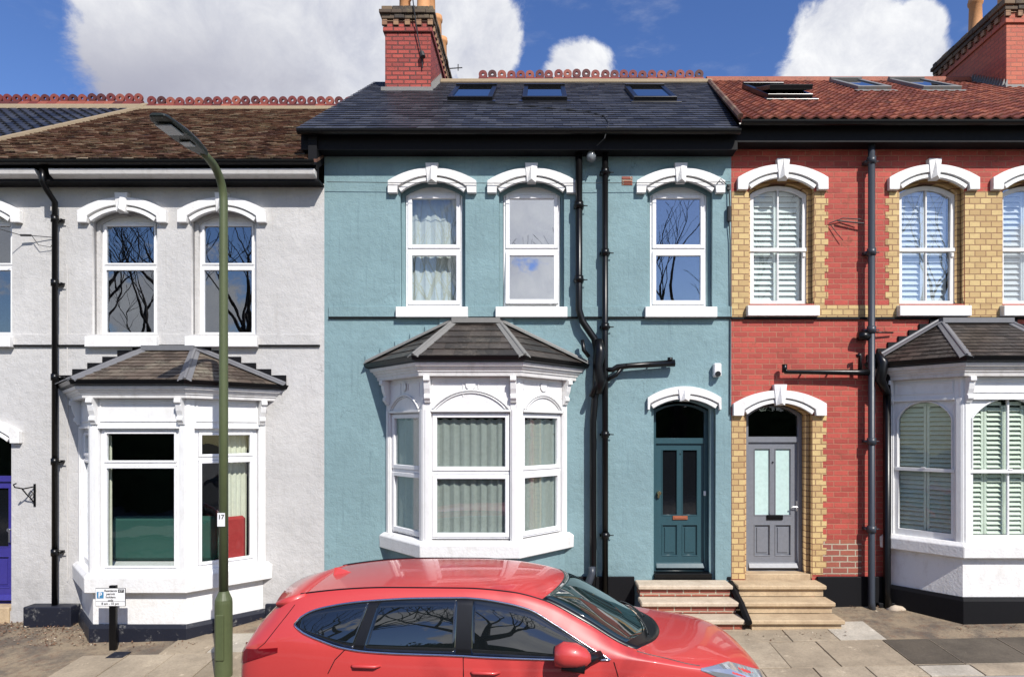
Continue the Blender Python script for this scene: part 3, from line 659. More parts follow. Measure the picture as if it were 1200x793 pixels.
# sash/ bay
def bay(house, cx, hwf, hww, dep, base_z, z_sill_b, z_sill_t, z_head, z_fr, z_cor, z_top, top_hw, cfg):
    sl = Vector((hww - hwf, dep)); L_ = sl.length; nx_, ny_ = dep / L_, (hww - hwf) / L_
    def foot(o): 
        return [(cx - hww - o / nx_, 0.0), (cx - hwf - o * (1 - ny_) / nx_, -(dep + o)), (cx + hwf + o * (1 - ny_) / nx_, -(dep + o)), (cx + hww + o / nx_, 0.0)]
    def ft(o, yb=-.001): p = foot(o); return [(p[0][0], yb), p[1], p[2], (p[3][0], yb)]
    white = M['white'] if cfg.get('sill_mat') is None else cfg['sill_mat']
    body = MB().prism_z(ft(-.03), base_z + .02, z_sill_b + .01).build('bay_base', cfg['apron'], house)
    if cfg.get('plinth'):
        pz = cfg['plinth']; b = MB()
        b.loft_z([(ft(.02), base_z - .35), (ft(.02), pz - .02), (ft(.0), pz + .03)]); b.build('bay_plinth', cfg.get('plinth_mat', M['plinth']), house, bev=.004)
    b = MB(); b.loft_z([(ft(.02), z_sill_b - .0), (ft(.075), z_sill_b + .012), (ft(.08), z_sill_t - .05), (ft(.03), z_sill_t)]); b.build('bay_sill', white, house, bev=.008)
    bay_o = MB()
    # posts
    wood = M['white_wood']
    def frame_for(i):
        p = foot(0.0); a, c = p[i], p[i + 1]; mid = ((a[0] + c[0]) / 2, (a[1] + c[1]) / 2); u = (c[0] - a[0], c[1] - a[1])
        n = (u[1], -u[0])
        if n[1] > 0 and i == 1: n = (-n[0], -n[1])
        ln = math.hypot(*u)
        return frame_mat((mid[0], mid[1], 0), u, n), ln
    frs = [frame_for(i) for i in range(3)]
    F0, ln0 = frs[1]
    pw = .105
    for (F, ln) in frs:
        bay_o.F = F
        for s_ in (-1, 1):
            u0, u1 = sorted((s_ * ln / 2, s_ * (ln / 2 - pw)))
            bay_o.box(u0, u1, .0, .16, z_sill_t - .03, z_fr)
            bay_o.box(u0 + .02, u1 - .02, -.014, .001, z_sill_t + .002, z_head + .02)
        bay_o.box(-ln / 2, ln / 2, .012, .16, z_head, z_fr)          # frieze board
    for p, an in ((foot(-.02)[1], 0), (foot(-.02)[2], 0)):
        bay_o.F = Matrix.Identity(4); bay_o.tube([(p[0], p[1] + .02, z_sill_t), (p[0], p[1] + .02, z_fr)], .045, 12)
    bo = bay_o.build('bay_frame', wood, house, bev=.004)
    # frieze decoration
    d = MB()
    for (F, ln) in frs:
        d.F = F; w = ln / 2 - pw - .02; zt = z_fr - .07; zb = z_head + .03
        if cfg.get('arched'):
            ris = min(.25, w * .5)
            for k_, rr in ((0, .014), (1, .010)):
                pts = [(x, -.004 + .004 * k_, z) for x, z in arc(0, w - .05 * k_, zb + .0, ris - .03 * k_)]
                d.tube(pts, rr, 6)
            for s_ in (-1, 1):
                a_, c_ = sorted((s_ * .10, s_ * (w + .01)))
                zl = zt - .10
                for u0, u1, v0, v1 in ((a_, c_, zt, zt + .012), (a_, a_ + .012, zl, zt), (c_ - .012, c_, zl - .1, zt)): d.box(u0, u1, .001, .013, v0, v1)
            if ln > .9: d.lathe([(.07, .0), (.06, -.012 + .02)], (0, -.006, zt - .045), 20, 'y')
        else:
            for u0, u1, v0, v1 in ((-w, w, zt, zt + .02), (-w, w, zb + .05, zb + .07), (-w, -w + .02, zb + .07, zt), (w - .02, w, zb + .07, zt)): d.box(u0, u1, -.001, .013, v0, v1)
        d.box(-w - .02, w + .02, -.016, .012, z_head - .015, z_head + .015)
    d.F = Matrix.Identity(4); d.build('frieze_moulding', wood, bo, bev=.002)
    # corbels
    spots = []
    p = foot(0.0)
    for q, nrm in ((p[0], frs[0][0]), (p[1], frs[1][0]), (p[2], frs[1][0]), (p[3], frs[2][0])):
        spots.append((q, nrm))
    for (q, Fm) in spots:
        n_ = Vector((-Fm[0][1], -Fm[1][1], 0)); u_ = Vector((Fm[0][0], Fm[1][0], 0))
        shift = .06 if q is p[1] or q is p[0] else -.06
        o_ = Vector((q[0], q[1], 0)) + u_ * shift
        if q is p[0]: o_ = Vector((q[0], q[1], 0)) + u_ * .07
        if q is p[3]: o_ = Vector((q[0], q[1], 0)) - u_ * .07
        Fc = frame_mat((o_.x, o_.y, 0), u_, n_); c = MB(Fc)
        zt = z_fr; h = .36
        prof = [(0, zt), (-.13, zt), (-.135, zt - .06), (-.10, zt - .075), (-.10, zt - .10), (-.085, zt - .17), (-.055, zt - .24), (-.075, zt - .26), (-.075, zt - .30), (-.045, zt - .33), (-.03, zt - h), (0, zt - h)]
        c.prism_x(prof, -.042, .042); c.build('corbel', wood, bo, bev=.004)
    # cornice
    hgt = z_cor - z_fr
    b = MB(); b.loft_z([(ft(.10), z_fr), (ft(.105), z_fr + hgt * .30), (ft(.12), z_fr + hgt * .32), (ft(.12), z_fr + hgt * .42), (ft(.145), z_fr + hgt * .55), (ft(.15), z_fr + hgt * .68), (ft(.175), z_fr + hgt * .72), (ft(.19), z_fr + hgt * .97), (ft(.185), z_cor)])
    cornice = b.build('bay_cornice', cfg.get('cornice_mat', wood), house, bev=.003)
    # gutter
    b = MB(); P = ft(.25); b.loft_z([(ft(.19), z_cor + .004), (ft(.235), z_cor + .02), (ft(.255), z_cor + .075), (ft(.235), z_cor + .08), (ft(.22), z_cor + .05)])
    gut = b.build('bay_gutter', M['black'], house)
    # roof
    eo, ez = .23, z_cor + .075; E = foot(eo)
    T = [(cx - top_hw, 0.0, z_top), (cx + top_hw, 0.0, z_top)]
    rz = MB()
    v = [rz.bm.verts.new(Vector(q)) for q in [(E[0][0], -.001, ez), (E[1][0], E[1][1], ez), (E[2][0], E[2][1], ez), (E[3][0], -.001, ez), (T[0][0], -.001, z_top), (T[1][0], -.001, z_top)]]
    for f in ((0, 1, 4), (1, 2, 5, 4), (2, 3, 5), (0, 3, 2, 1), (0, 4, 5, 3)): rz.bm.faces.new([v[i] for i in f])
    roof = rz.build('bay_roof', M['bay_slate'], house)
    for i, (A, B, TT) in enumerate(((E[0], E[1], (T[0], T[0])), (E[1], E[2], (T[0], T[1])), (E[2], E[3], (T[1], T[1])))):
        A3, B3 = Vector((A[0], A[1], ez)), Vector((B[0], B[1], ez)); u = (B3 - A3); ln = u.length; u.normalize()
        tm = (Vector(TT[0]) + Vector(TT[1])) / 2; up = tm - A3; up -= u * up.dot(u); H = up.length; up.normalize(); nn = u.cross(up)
        if nn.z < 0: nn = -nn
        bm = bmesh.new(); rs = random.Random(i + int(cx * 10)); ex, w = cfg.get('slate', (.145, .21)); r = 0; th = .008
        while r * ex < H:
            d0, d1 = r * ex, min((r + 1) * ex * 1.0 + .02, H); x = -(w / 2) * (r % 2) - .05 - w * 5
            while x < ln + w * 5:
                j = rs.uniform(-.002, .002)
                Pp = [(x + .003, d0 + j, th * 1.9), (x + w - .003, d0 - j, th * 1.9 + j), (x + .003, d1, th * .4), (x + w - .003, d1, th * .4)]
                tp = [bm.verts.new(A3 + u * a_ + up * b_ + nn * c_) for a_, b_, c_ in Pp]; bt = [bm.verts.new(A3 + u * a_ + up * b_ + nn * (c_ - th)) for a_, b_, c_ in Pp[:2]]
                bm.faces.new((tp[0], tp[1], tp[3], tp[2])); bm.faces.new((bt[0], bt[1], tp[1], tp[0]))
                x += w
            r += 1
        for (e0, e1, inside) in ((A3, Vector(TT[0]), (A3 + B3) / 2 + up * H * .5), (B3, Vector(TT[1]), (A3 + B3) / 2 + up * H * .5)):
            pn = (e1 - e0).cross(nn).normalized()
            if pn.dot(inside - e0) > 0: pn = -pn
            bmesh.ops.bisect_plane(bm, geom=bm.verts[:] + bm.edges[:] + bm.faces[:], plane_co=e0, plane_no=pn, clear_outer=True)
        bmesh.ops.bisect_plane(bm, geom=bm.verts[:] + bm.edges[:] + bm.faces[:], plane_co=(0, -.002, 0), plane_no=(0, 1, 0), clear_outer=True)
        bm_obj(bm, 'slates', cfg['slates'], roof)
    h = MB()
    for e, t_, side in ((E[1], T[0], -1), (E[2], T[1], 1)):
        e3, t3 = Vector((e[0], e[1], ez + .02)), Vector((t_[0], -.02, z_top + .015))
        h.tube([e3, e3.lerp(t3, .5) + Vector((0, 0, .004)), t3], .026, 8)
        ax = (t3 - e3).normalized(); sd_ = ax.cross(Vector((0, 0, 1))).normalized()
        for s_ in (-1, 1):
            f = e3 + sd_ * s_ * .01 - Vector((0, 0, .004)); g_ = t3 + sd_ * s_ * .01 - Vector((0, 0, .004)); ow = sd_ * s_ * .075 - Vector((0, 0, .038))
            q = [f, f + ow, g_ + ow * .8, g_]
            vv = [h.bm.verts.new(x + Vector((0, 0, .016))) for x in q] + [h.bm.verts.new(x) for x in q]
            h.bm.faces.new(vv[:4]); h.bm.faces.new(vv[4:][::-1])
            for k in range(4): h.bm.faces.new((vv[k], vv[4 + k], vv[4 + (k + 1) % 4], vv[(k + 1) % 4]))
    for e, t_ in ((E[0], T[0]), (E[3], T[1])):
        e3, t3 = Vector((e[0], -.03, ez + .03)), Vector((t_[0], -.03, z_top + .03)); h.tube([e3, t3], .022, 8)
        q = [e3 + Vector((0, 0, -.0)), t3, t3 + Vector((0, -.10, -.03)), e3 + Vector((0, -.10, -.03))]
        vv = [h.bm.verts.new(x) for x in q] + [h.bm.verts.new(x - Vector((0, 0, .012))) for x in q]
        h.bm.faces.new(vv[:4]); h.bm.faces.new(vv[4:][::-1])
        for k in range(4): h.bm.faces.new((vv[k], vv[4 + k], vv[4 + (k + 1) % 4], vv[(k + 1) % 4]))
    h.box(T[0][0] - .03, T[1][0] + .03, -.14, -.002, z_top - .045, z_top + .03)
    h.build('hip_lead', cfg['lead'], roof, bev=.002)
    # stepped flashing on the wall
    for sg, e, t_ in ((-1, E[0], T[0]), (1, E[3], T[1])):
        s = MB()
        n_ = cfg.get('steps', 6)
        for k in range(n_):
            xa = e[0] + (t_[0] - e[0]) * k / n_; xb = e[0] + (t_[0] - e[0]) * (k + 1.05) / n_; za = ez + (z_top - ez) * k / n_; zb = ez + (z_top - ez) * (k + 1) / n_
            s.box(min(xa, xb), max(xa, xb), -cfg.get('flash_d', .012), -.001, za - .02, zb + cfg.get('flash_up', .03))
        s.build('step_flashing', cfg['flash'], roof, bev=.002)

    # ceiling/back closure inside the bay top
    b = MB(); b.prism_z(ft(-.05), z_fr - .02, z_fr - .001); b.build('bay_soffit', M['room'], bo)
    return frs, pw

def drainpipe(house, x, z0, z1, mat, r=.035, y=-.085, pts=None, collars=(), name='drainpipe', brackets=True):
    b = MB(); P = pts or [(x, y, z1), (x, y, z0)]
    b.tube(P, r, 14)
    for z in collars:
        b.tube([(x, y, z - .05), (x, y, z + .05)], r * 1.3, 14)
        if brackets: b.box(x - .075, x + .075, y + .02, -.001, z - .018, z + .018); b.tube([(x + .07, y + .03, z), (x + .13, y + .03, z)], .008, 6)
    o = b.build(name, mat, house); 
    for p in o.data.polygons: p.use_smooth = True
    return o

# ------------------------------------------------------------------ houses
I4 = Matrix.Identity(4)
GR, BL, RD = -.44, 0.0, .05
def shell(house, x0, x1, ztop, depth=8.0):
    b = MB()   # party walls, rear wall, floors: the rooms behind the windows
    b.box(x0 + .01, x0 + .12, .33, depth, -.3, ztop); b.box(x1 - .12, x1 - .01, .33, depth, -.3, ztop)
    b.box(x0 + .12, x1 - .12, depth - .1, depth, -.3, ztop); b.box(x0 + .12, x1 - .12, .33, depth - .1, .1, .2)
    b.box(x0 + .12, x1 - .12, .33, depth - .1, 3.72 + (GR if x0 < -3.5 else 0), 3.9 + (GR if x0 < -3.5 else 0)); b.box(x0 + .12, x1 - .12, .33, depth - .1, ztop - .06, ztop)
    b.box(x0 + .12, x1 - .12, 3.6, 3.7, .2, ztop - .06)
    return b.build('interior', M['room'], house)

def front_wall(house, x0, x1, ztop, mat, ops, bay_ops, mat2=None):
    """ops: list of (cx, hw, z0, zs, rise); outer skin with wide reveal, inner skin with narrower reveal"""
    out = [(x0, -.4), (x1, -.4), (x1, ztop), (x0, ztop)]
    w = plate('wall', out, [opening(*o) for o in ops] + bay_ops, 0, .012 if mat2 else .10, mat, house)
    if mat2: plate('brick_lining', out, [opening(*o) for o in ops] + bay_ops, .0125, .10, mat2, house)
    inner = []
    for (cx, hw, z0, zs, rise) in ops: inner.append(opening(cx, hw - .052, z0, zs - .035, rise * .9))
    plate('wall_reveal', out, inner + bay_ops, .1005, .33, mat2 or mat, w)
    return w

# ================= grey house
gx0, gx1 = -9.0, -3.27
grey = thing('terraced_house', (-6.1, 0, 0), 'grey rendered terraced house with slate topped bay, brown tiled roof and black downpipe', 'house', 'terraced houses along the street')
W_H = [6.353, .165]   # blue window spring height, rise
def upper_ops(cs, dz, hw=.49): return [(c, hw, 4.61 + dz, W_H[0] + dz, W_H[1]) for c in cs]
gops = upper_ops([-8.45, -6.27, -4.78], GR)
gbay = [[(-6.85, .62), (-4.25, .62), (-4.25, 2.95), (-6.85, 2.95)]]
gdoor = [(-8.46, .49, .05, 2.62, .17)]
front_wall(grey, gx0, gx1, 6.46, M['stucco_grey'], gops + gdoor, gbay)
shell(grey, gx0, gx1, 6.6)
def string_course(house, x0, x1, z, mat, skips=()):
    b = MB(); xs = [x0] + [v for s in skips for v in s] + [x1]
    for a, c in zip(xs[::2], xs[1::2]): 
        b.box(a, c, -.026, -.001, z + .012, z + .17); 
    o = b.build('string_course', mat, house, bev=.004)
    b = MB(); b.box(x0, x1, -.036, -.001, z - .010, z + .011); b.build('shadow_strip', M['black_worn'], o, bev=.003)  # black strip painting in the shadow line under the string course
    return o
string_course(grey, gx0, gx1 - .06, 4.03, M['stucco_grey'])
def win_sill(house, cx, z0, mat, hw=.535):
    b = MB(); b.hexa([(cx - hw, -.10, z0 - .165), (cx + hw, -.10, z0 - .165), (cx - hw, -.001, z0 - .165), (cx + hw, -.001, z0 - .165), (cx - hw, -.10, z0 - .012), (cx + hw, -.10, z0 - .012), (cx - hw, .0, z0 + .005), (cx + hw, .0, z0 + .005)])
    b.box(cx - hw + .05, cx + hw - .05, .001, .17, z0 - .02, z0 + .006)
    return b.build('window_sill', mat, house, bev=.006)
def arch_infill(house, cx, hw, zt, zs, rise, y, mat):
    a = arc(cx, hw, zs, rise); return plate('arch_head', [(cx + hw, zt), (cx - hw, zt)] + a, [], y, y + .05, mat, house)
for i, c in enumerate([-8.45, -6.27, -4.78]):
    hood(grey, c, .49, W_H[0] + GR, W_H[1], M['white']); win_sill(grey, c, 4.61 + GR, M['white'])
    w = casement(grey, Matrix.Translation((0, .14, 0)), c - .43, c + .43, 4.66 + GR - .04, 6.375 + GR, 5.53 + GR + .16, M['upvc'], M['glass_strong'], fw=.035, sw=.03)
    arch_infill(w, c, .43, 6.377 + GR, 6.378 + GR, .085, .15, M['white_wood'])
# door
hood(grey, -8.46, .49, 2.62, .17, M['white'])
gd, _ = panel_door(grey, Matrix.Translation((0, .18, 0)), -8.9, -8.02, .12, 2.62, M['door_purple'], M['darkglass'], 2.02, 2.60, .14)
b = MB(); b.box(-8.16, -8.13, .165, .20, 1.05, 1.22); b.tube([(-8.145, .15, 1.24), (-8.145, .19, 1.24)], .03, 12); b.build('door_handle', M['chrome'], gd, bev=.003)
b = MB(); b.box(-8.93, -7.99, -.03, .30, -.3, .11); b.build('threshold', M['step'], grey, bev=.01)
# bay
gcfg = dict(cornice_mat=M['aged_white'], apron=M['white'], plinth=.06, slates=M['bay_slate_brown'], lead=M['lead'], flash=M['black_worn'], steps=6, flash_up=.06, flash_d=.03, slate=(.115, .19), plinth_mat=M['plinth'])
frs, pw = bay(grey, -5.55, .66, 1.40, .80, -.25, .53, .80, 2.80, 3.20, 3.36, 3.99, .36, gcfg)
for i, (F, ln) in enumerate(frs):
    w = ln / 2 - pw - .005; Fw = F @ Matrix.Translation((0, .05, 0))
    spl = 2.29 if i == 1 else 2.36
    casement(grey, Fw, -w, w, .80, 2.795, spl, M['upvc'], M['glass_soft'], fw=.05 if i == 1 else .06, sw=.03 if i == 1 else .04)
bi = MB(); bi.prism_z([(-6.80, .34), (-6.80, .1), (-4.3, .1), (-4.3, .34)], .60, .76); bi.build('window_board', M['white_wood'], grey)
curtain(.0, .36, .85, 2.75, .22, M['curtain_cream'], grey, frs[2][0], 5, .02, 3)
curtain(-.56, -.51, .85, 2.7, .2, M['curtain_cream'], grey, frs[1][0], 2, .02, 4)
b = MB(); b.box(-6.45, -4.9, -.05, .12, .81, 1.47); b.box(-6.45, -4.9, .12, .6, .81, 1.1)
so = b.build('sofa', M['sofa_teal'], None, bev=.05); place_origin(so, (-5.55, .4, .8)); tag(so, 'dark green sofa back seen inside the grey bay window', 'sofa')
b = MB(frs[2][0]); b.box(.0, .30, .09, .19, .82, 1.50)
so = b.build('armchair', M['sofa_red'], None, bev=.04); place_origin(so, (-4.6, -.15, .8)); tag(so, 'red chair back behind the right-hand light of the grey bay', 'armchair')
# plinth
b = MB(); b.box(-7.62, -6.92, -.22, -.001, -.35, .17); b.build('plinth', M['plinth'], grey, bev=.012)
b = MB(); b.box(-4.14, -3.28, -.05, -.001, -.3, .17); b.build('plinth', M['plinth'], grey, bev=.012)
# roof
gl_eY, g_eZ, rY, g_rZ = -.33, 6.69, 4.0, 9.63
deck(gl_eY, g_eZ, rY, g_rZ, gx0, -3.27, 'roof', M['brown_tile'], grey, x0r=-8.5)
groof = [c for c in grey.children if c.name.startswith('roof')][0]
cl = [((-9.0, gl_eY, g_eZ), Vector((-(rY - gl_eY), .5, 0)).normalized()), ((0, 4.0, 0), (0, 1, 0))]
bm = tiles(gl_eY, g_eZ, rY, g_rZ, -9.05, -3.42, .165, .10, .012, jit=.006, seed=3, clip=cl); bm_obj(bm, 'roof_tiles', M['brown_tile'], groof)
ring_ridge(-8.32, -3.35, 4.0, g_rZ + .03, groof)
b = MB(); b.prism_x([(3.80, g_rZ - .12), (3.84, g_rZ - .02), (4.0, g_rZ + .06), (4.2, g_rZ - .1)], -8.5, -3.3); b.build('ridge_mortar', M['mortar'], groof, bev=.02)
b = MB(); b.tube([(-9.0, gl_eY, g_eZ + .02), (-8.5, rY, g_rZ + .02)], .05, 6); b.build('party_mortar', M['mortar'], groof)
def eaves(house, x0, x1, eY, eZ, soff, fmat, white=None, gutter=True):
    b = MB(); b.box(x0, x1, eY + .07, eY + .10, soff, eZ - .05); b.box(x0, x1, eY + .10, -.001, soff + .01, soff + .04)
    f = b.build('fascia', fmat, house)
    b = MB(); ring = []; zc = eZ - .045
    pr = [(eY - .055 + .06 * math.cos(a), zc + .06 * math.sin(a)) for a in [math.pi + math.pi * k / 8 for k in range(9)]]
    pr += [(y_, z_) for y_, z_ in [(eY - .055 + .052 * math.cos(a), zc + .052 * math.sin(a)) for a in [2 * math.pi - math.pi * k / 8 for k in range(9)]]]
    b.prism_x(pr, x0, x1); b.build('gutter', M['black'], house)
    return f
f = eaves(grey, gx0, gx1 + .0, -.33, g_eZ, 6.40, M['black_worn'])
b = MB(); b.prism_x([(-.235, 6.42), (-.34, 6.47), (-.36, 6.545), (-.235, 6.545)], -7.14, gx1 - .02); b.prism_x([(-.235, 6.42), (-.34, 6.47), (-.36, 6.545), (-.235, 6.545)], gx0, -7.34); b.build('eaves_moulding', M['old_white'], f, bev=.006)
drainpipe(grey, -7.24, -.12, 6.1, M['black'], .04, -.10, pts=[(-7.24, -.33, 6.55), (-7.24, -.33, 6.36), (-7.24, -.25, 6.27), (-7.24, -.10, 6.15), (-7.24, -.10, -.12)], collars=(5.9, 4.95, 3.55, 2.3, .95))
b = MB(); b.tube([(-7.13, -.012, 5.25), (-7.12, -.012, 5.1), (-7.12, -.012, .5)], .006, 5); b.build('wall_cable', M['old_white'], grey)
# hanging basket bracket
hb = thing('basket_bracket', (-7.62, 0, 1.85), 'scrolled black iron basket bracket screwed to the grey wall near the violet door', 'bracket')
b = MB(); b.box(-7.63, -7.60, -.012, -.001, 1.62, 1.96); b.tube([(-7.615, -.01, 1.92), (-7.66, -.16, 1.90), (-7.70, -.26, 1.93), (-7.69, -.30, 1.97), (-7.67, -.27, 1.99)], .010, 8)
b.tube([(-7.615, -.01, 1.66), (-7.63, -.05, 1.74), (-7.65, -.12, 1.82), (-7.66, -.18, 1.90)], .009, 8); b.tube([(-7.615, -.01, 1.8), (-7.64, -.05, 1.86), (-7.64, -.09, 1.82), (-7.63, -.06, 1.78), (-7.615, -.02, 1.82)], .007, 6)
b.build('iron_scroll', M['black'], hb)

# ================= neighbour far left
nb = thing('terraced_house', (-11.8, 0, 0), 'neighbouring terraced house at the far left with a black pantiled roof', 'house', 'terraced houses along the street')
nops = upper_ops([-10.0, -12.2, -13.7], GR); ndoor = [(-9.6, .3, .05, 2.3, .1)]
front_wall(nb, -14.7, -9.002, 6.46, M['stucco_grey'], nops, [])
shell(nb, -14.7, -9.002, 6.6)
for c in (-10.0, -12.2, -13.7):
    hood(nb, c, .49, W_H[0] + GR, W_H[1], M['white']); win_sill(nb, c, 4.61 + GR, M['white'])
    casement(nb, Matrix.Translation((0, .14, 0)), c - .43, c + .43, 4.66 + GR - .04, 6.375 + GR, 5.53 + GR + .16, M['upvc'], M['glass_strong'], fw=.035, sw=.03)
string_course(nb, -14.7, -9.002, 4.03, M['stucco_grey'])
deck(-.33, g_eZ, rY, g_rZ, -14.7, -9.0, 'roof', M['black_tile'], nb, x1r=-8.5)
nroof = [c for c in nb.children if c.name.startswith('roof')][0]
bm = tiles(-.33, g_eZ, rY, g_rZ, -14.7, -8.4, .21, .24, .016, kind='pan', jit=.004, seed=9, clip=[((-9.0, gl_eY, g_eZ), Vector(((rY - gl_eY), -.5, 0)).normalized()), ((0, 4.0, 0), (0, 1, 0))]); bm_obj(bm, 'roof_tiles', M['black_tile'], nroof)
ring_ridge(-14.6, -8.44, 4.0, g_rZ + .09, nroof)
b = MB(); b.prism_x([(3.78, g_rZ - .13), (3.82, g_rZ - .0), (4.0, g_rZ + .12), (4.2, g_rZ - .1)], -14.7, -8.4); b.build('ridge_mortar', M['mortar'], nroof, bev=.02)
f = eaves(nb, -14.7, -9.002, -.33, g_eZ, 6.40, M['black_worn'])
b = MB(); b.prism_x([(-.235, 6.42), (-.34, 6.47), (-.36, 6.545), (-.235, 6.545)], -14.7, -9.002); b.build('eaves_moulding', M['old_white'], f, bev=.006)

# ================= blue house
bx0, bx1 = -3.268, 2.845
blue = thing('terraced_house', (-.2, 0, 0), 'teal blue rendered terraced house with white bay window, dark teal door and slate roof', 'house', 'terraced houses along the street')
bc = [-1.64, -.155, 2.075]
bay_b = [[(-2.15, 1.1), (.25, 1.1), (.25, 3.2), (-2.15, 3.2)]]
front_wall(blue, bx0, bx1, 6.90, M['stucco_blue'], upper_ops(bc, 0) + [(2.13, .485, .50, 3.12, .14)], bay_b)
shell(blue, bx0, bx1, 7.0)
string_course(blue, bx0 + .07, bx1, 4.45, M['stucco_blue'], skips=[(-2.175, -1.105), (-.69, .38), (1.54, 2.61)])
for i, c in enumerate(bc):
    hood(blue, c, .49, W_H[0], W_H[1], M['white']); win_sill(blue, c, 4.61, M['white'])
    w = casement(blue, Matrix.Translation((0, .13, 0)), c - .43, c + .43, 4.64, 6.375, 5.50, M['upvc'], M[('glass', 'glass_cloud', 'glass_mirror')[i]], fw=.03, sw=.06, opened=R(5) if i == 1 else 0)
    arch_infill(w, c, .43, 6.377, 6.378, .085, .14, M['white_wood'])
    if i < 2: curtain(c - .42, c + .42, 4.62, 6.3 if i else 6.35, .30, M['curtain_white'], w, I4, 6, .015, i, name='net_curtain')
hood(blue, 2.13, .485, 3.12, .14, M['white'], band=.065, proj=.07)
Fd = Matrix.Translation((0, .24, 0))
bd, dd = panel_door(blue, Fd, 1.70, 2.56, .60, 3.08, M['door_teal'], M['darkglass'], 2.60, 3.06, .11)
b = MB(); b.lathe([(.0, .17), (.03, .17), (.034, .20), (.03, .26), (.01, .27)], (1.80, .0, 1.80), 14, 'y'); b.box(1.785, 1.815, .24, .27, 1.72, 1.78); b.build('door_lock', M['brass'], bd, bev=.003)
b = MB(); b.box(2.02, 2.25, .253, .268, 1.385, 1.445); b.box(2.04, 2.23, .246, .2535, 1.40, 1.43); b.build('letter_box', M['copper'], bd, bev=.004)
b = MB(); b.box(2.13, 2.145, .262, .27, 2.39, 2.41); b.build('spyhole', M['chrome'], bd)
b = MB(); b.box(1.70, 2.57, .05, .32, .505, .60); b.build('threshold', M['black'], blue, bev=.006)
b = MB(); b.box(2.49, 2.52, .215, .245, 1.76, 1.83); b.build('doorbell', M['sign_white'], blue, bev=.004)
# bay
bcfg = dict(cornice_mat=M['aged_white'], apron=M['stucco_blue'], slates=M['bay_slate'], lead=M['lead_pale'], flash=M['stucco_blue'], steps=6, flash_up=.035, flash_d=.03, arched=True, slate=(.21, .30), plinth=.35, plinth_mat=M['black_worn'])
frs, pw = bay(blue, -.98, .65, 1.36, .80, -.2, 1.0, 1.24, 3.03, 3.50, 3.68, 4.40, .33, bcfg)
for i, (F, ln) in enumerate(frs):
    w = ln / 2 - pw + .01; Fw = F @ Matrix.Translation((0, .05, 0))
    ww = casement(blue, Fw, -w, w, 1.26, 3.02, 2.175, M['upvc'], M['glass'], fw=.02, sw=.06)
    curtain(-w - .02, w + .02, 1.28, 2.93, .12, M['curtain_grey'], ww, F, 9 if i == 1 else 5, .018, 20 + i)
# plinth, pipes
for q in ((bx0, -2.45, -.04, -.001, -.35, .56), (.45, 1.385, -.05, -.001, -.3, .575), (2.78, 2.84, -.02, -.001, .52, .57)): b = MB(); b.box(*q); b.build('plinth', M['black_worn'], blue, bev=.008)
drainpipe(blue, .55, 4.5, 7.0, M['black'], .052, -.12, pts=[(.55, -.12, 6.95), (.55, -.12, 4.55), (.60, -.12, 4.38), (.78, -.12, 4.12), (.815, -.12, 3.95), (.80, -.12, 3.4), (.76, -.12, 2.9), (.76, -.12, .62), (.74, -.14, .30), (.74, -.14, .0)], collars=(6.1, 5.0))
drainpipe(blue, .94, .3, 7.1, M['black'], .045, -.11, collars=(6.6, 5.4, 4.3, 2.7, 1.2))
b = MB(); b.tube([(.84, -.16, 4.1), (.86, -.18, 3.9), (.83, -.18, 3.72), (.86, -.18, 3.5), (.83, -.17, 3.3)], [.06, .085, .07, .09, .06], 10)
b.tube([(.95, -.12, 3.66), (1.05, -.12, 3.66), (1.12, -.12, 3.70), (1.3, -.12, 3.72), (1.97, -.12, 3.76)], [.035, .04, .045, .042, .055], 10); b.tube([(1.9, -.13, 3.78), (1.9, -.13, 3.84)], .04, 10)
b.tube([(.95, -.12, 3.5), (1.1, -.12, 3.58), (1.2, -.12, 3.71)], .03, 8); b.tube([(.70, -.13, 3.85), (.62, -.13, 3.95), (.60, -.13, 4.1)], .03, 8); b.tube([(.72, -.2, 3.25), (.8, -.2, 3.45), (.95, -.16, 3.55)], .035, 8)
for x in (1.25, 1.6): b.tube([(x, -.17, 3.74), (x, -.01, 3.74)], .012, 6)
b.build('waste_pipe', M['black'], blue, smooth=True)
b = MB(); b.tube([(.74, -.15, .75), (.74, -.17, .66), (.70, -.19, .55), (.66, -.19, .45), (.66, -.18, .25)], .055, 12); b.build('pipe_shoe', M['grey_metal'], blue, smooth=True)
b = MB(); b.box(1.20, 1.36, -.006, .004, 6.44, 6.57)
for k in range(3): b.box(1.21, 1.35, -.014, -.006, 6.455 + k * .037, 6.475 + k * .037)
b.build('air_brick', M['bare_brick'], blue)
# security lamp under the eaves
b = MB(); b.lathe([(.03, 6.96), (.03, 6.9), (.055, 6.86), (.075, 6.80), (.06, 6.74), (.02, 6.72)], (.73, -.16, 0), 16); b.box(.70, .76, -.16, -.001, 6.93, 6.97); b.build('dome_lamp', M['lens'], blue, smooth=True)
cam_ = thing('security_camera', (2.615, 0, 3.66), 'small white security camera on the teal wall above the teal door', 'security camera')
b = MB(); b.box(2.56, 2.67, -.11, -.001, 3.56, 3.76); b.build('housing', M['sign_white'], cam_, bev=.015)
b = MB(); b.lathe([(.0, -.015), (.04, -.015), (.042, .0), (.042, .03)], (2.615, -.115, 3.60), 14, 'y'); b.build('camera_lens', M['car_black'], cam_)
b = MB(); b.box(2.775, 2.825, -.05, -.001, 6.36, 6.44); b.tube([(2.80, -.04, 6.38), (2.81, -.05, 6.1), (2.80, -.05, 5.95)], .009, 6); b.tube([(2.80, -.05, 6.10), (2.80, -.05, 5.88)], .034, 8); b.tube([(2.80, -.04, 5.9), (2.82, -.03, 5.6), (2.825, -.02, 4.5), (2.82, -.02, 3.0)], .008, 6)
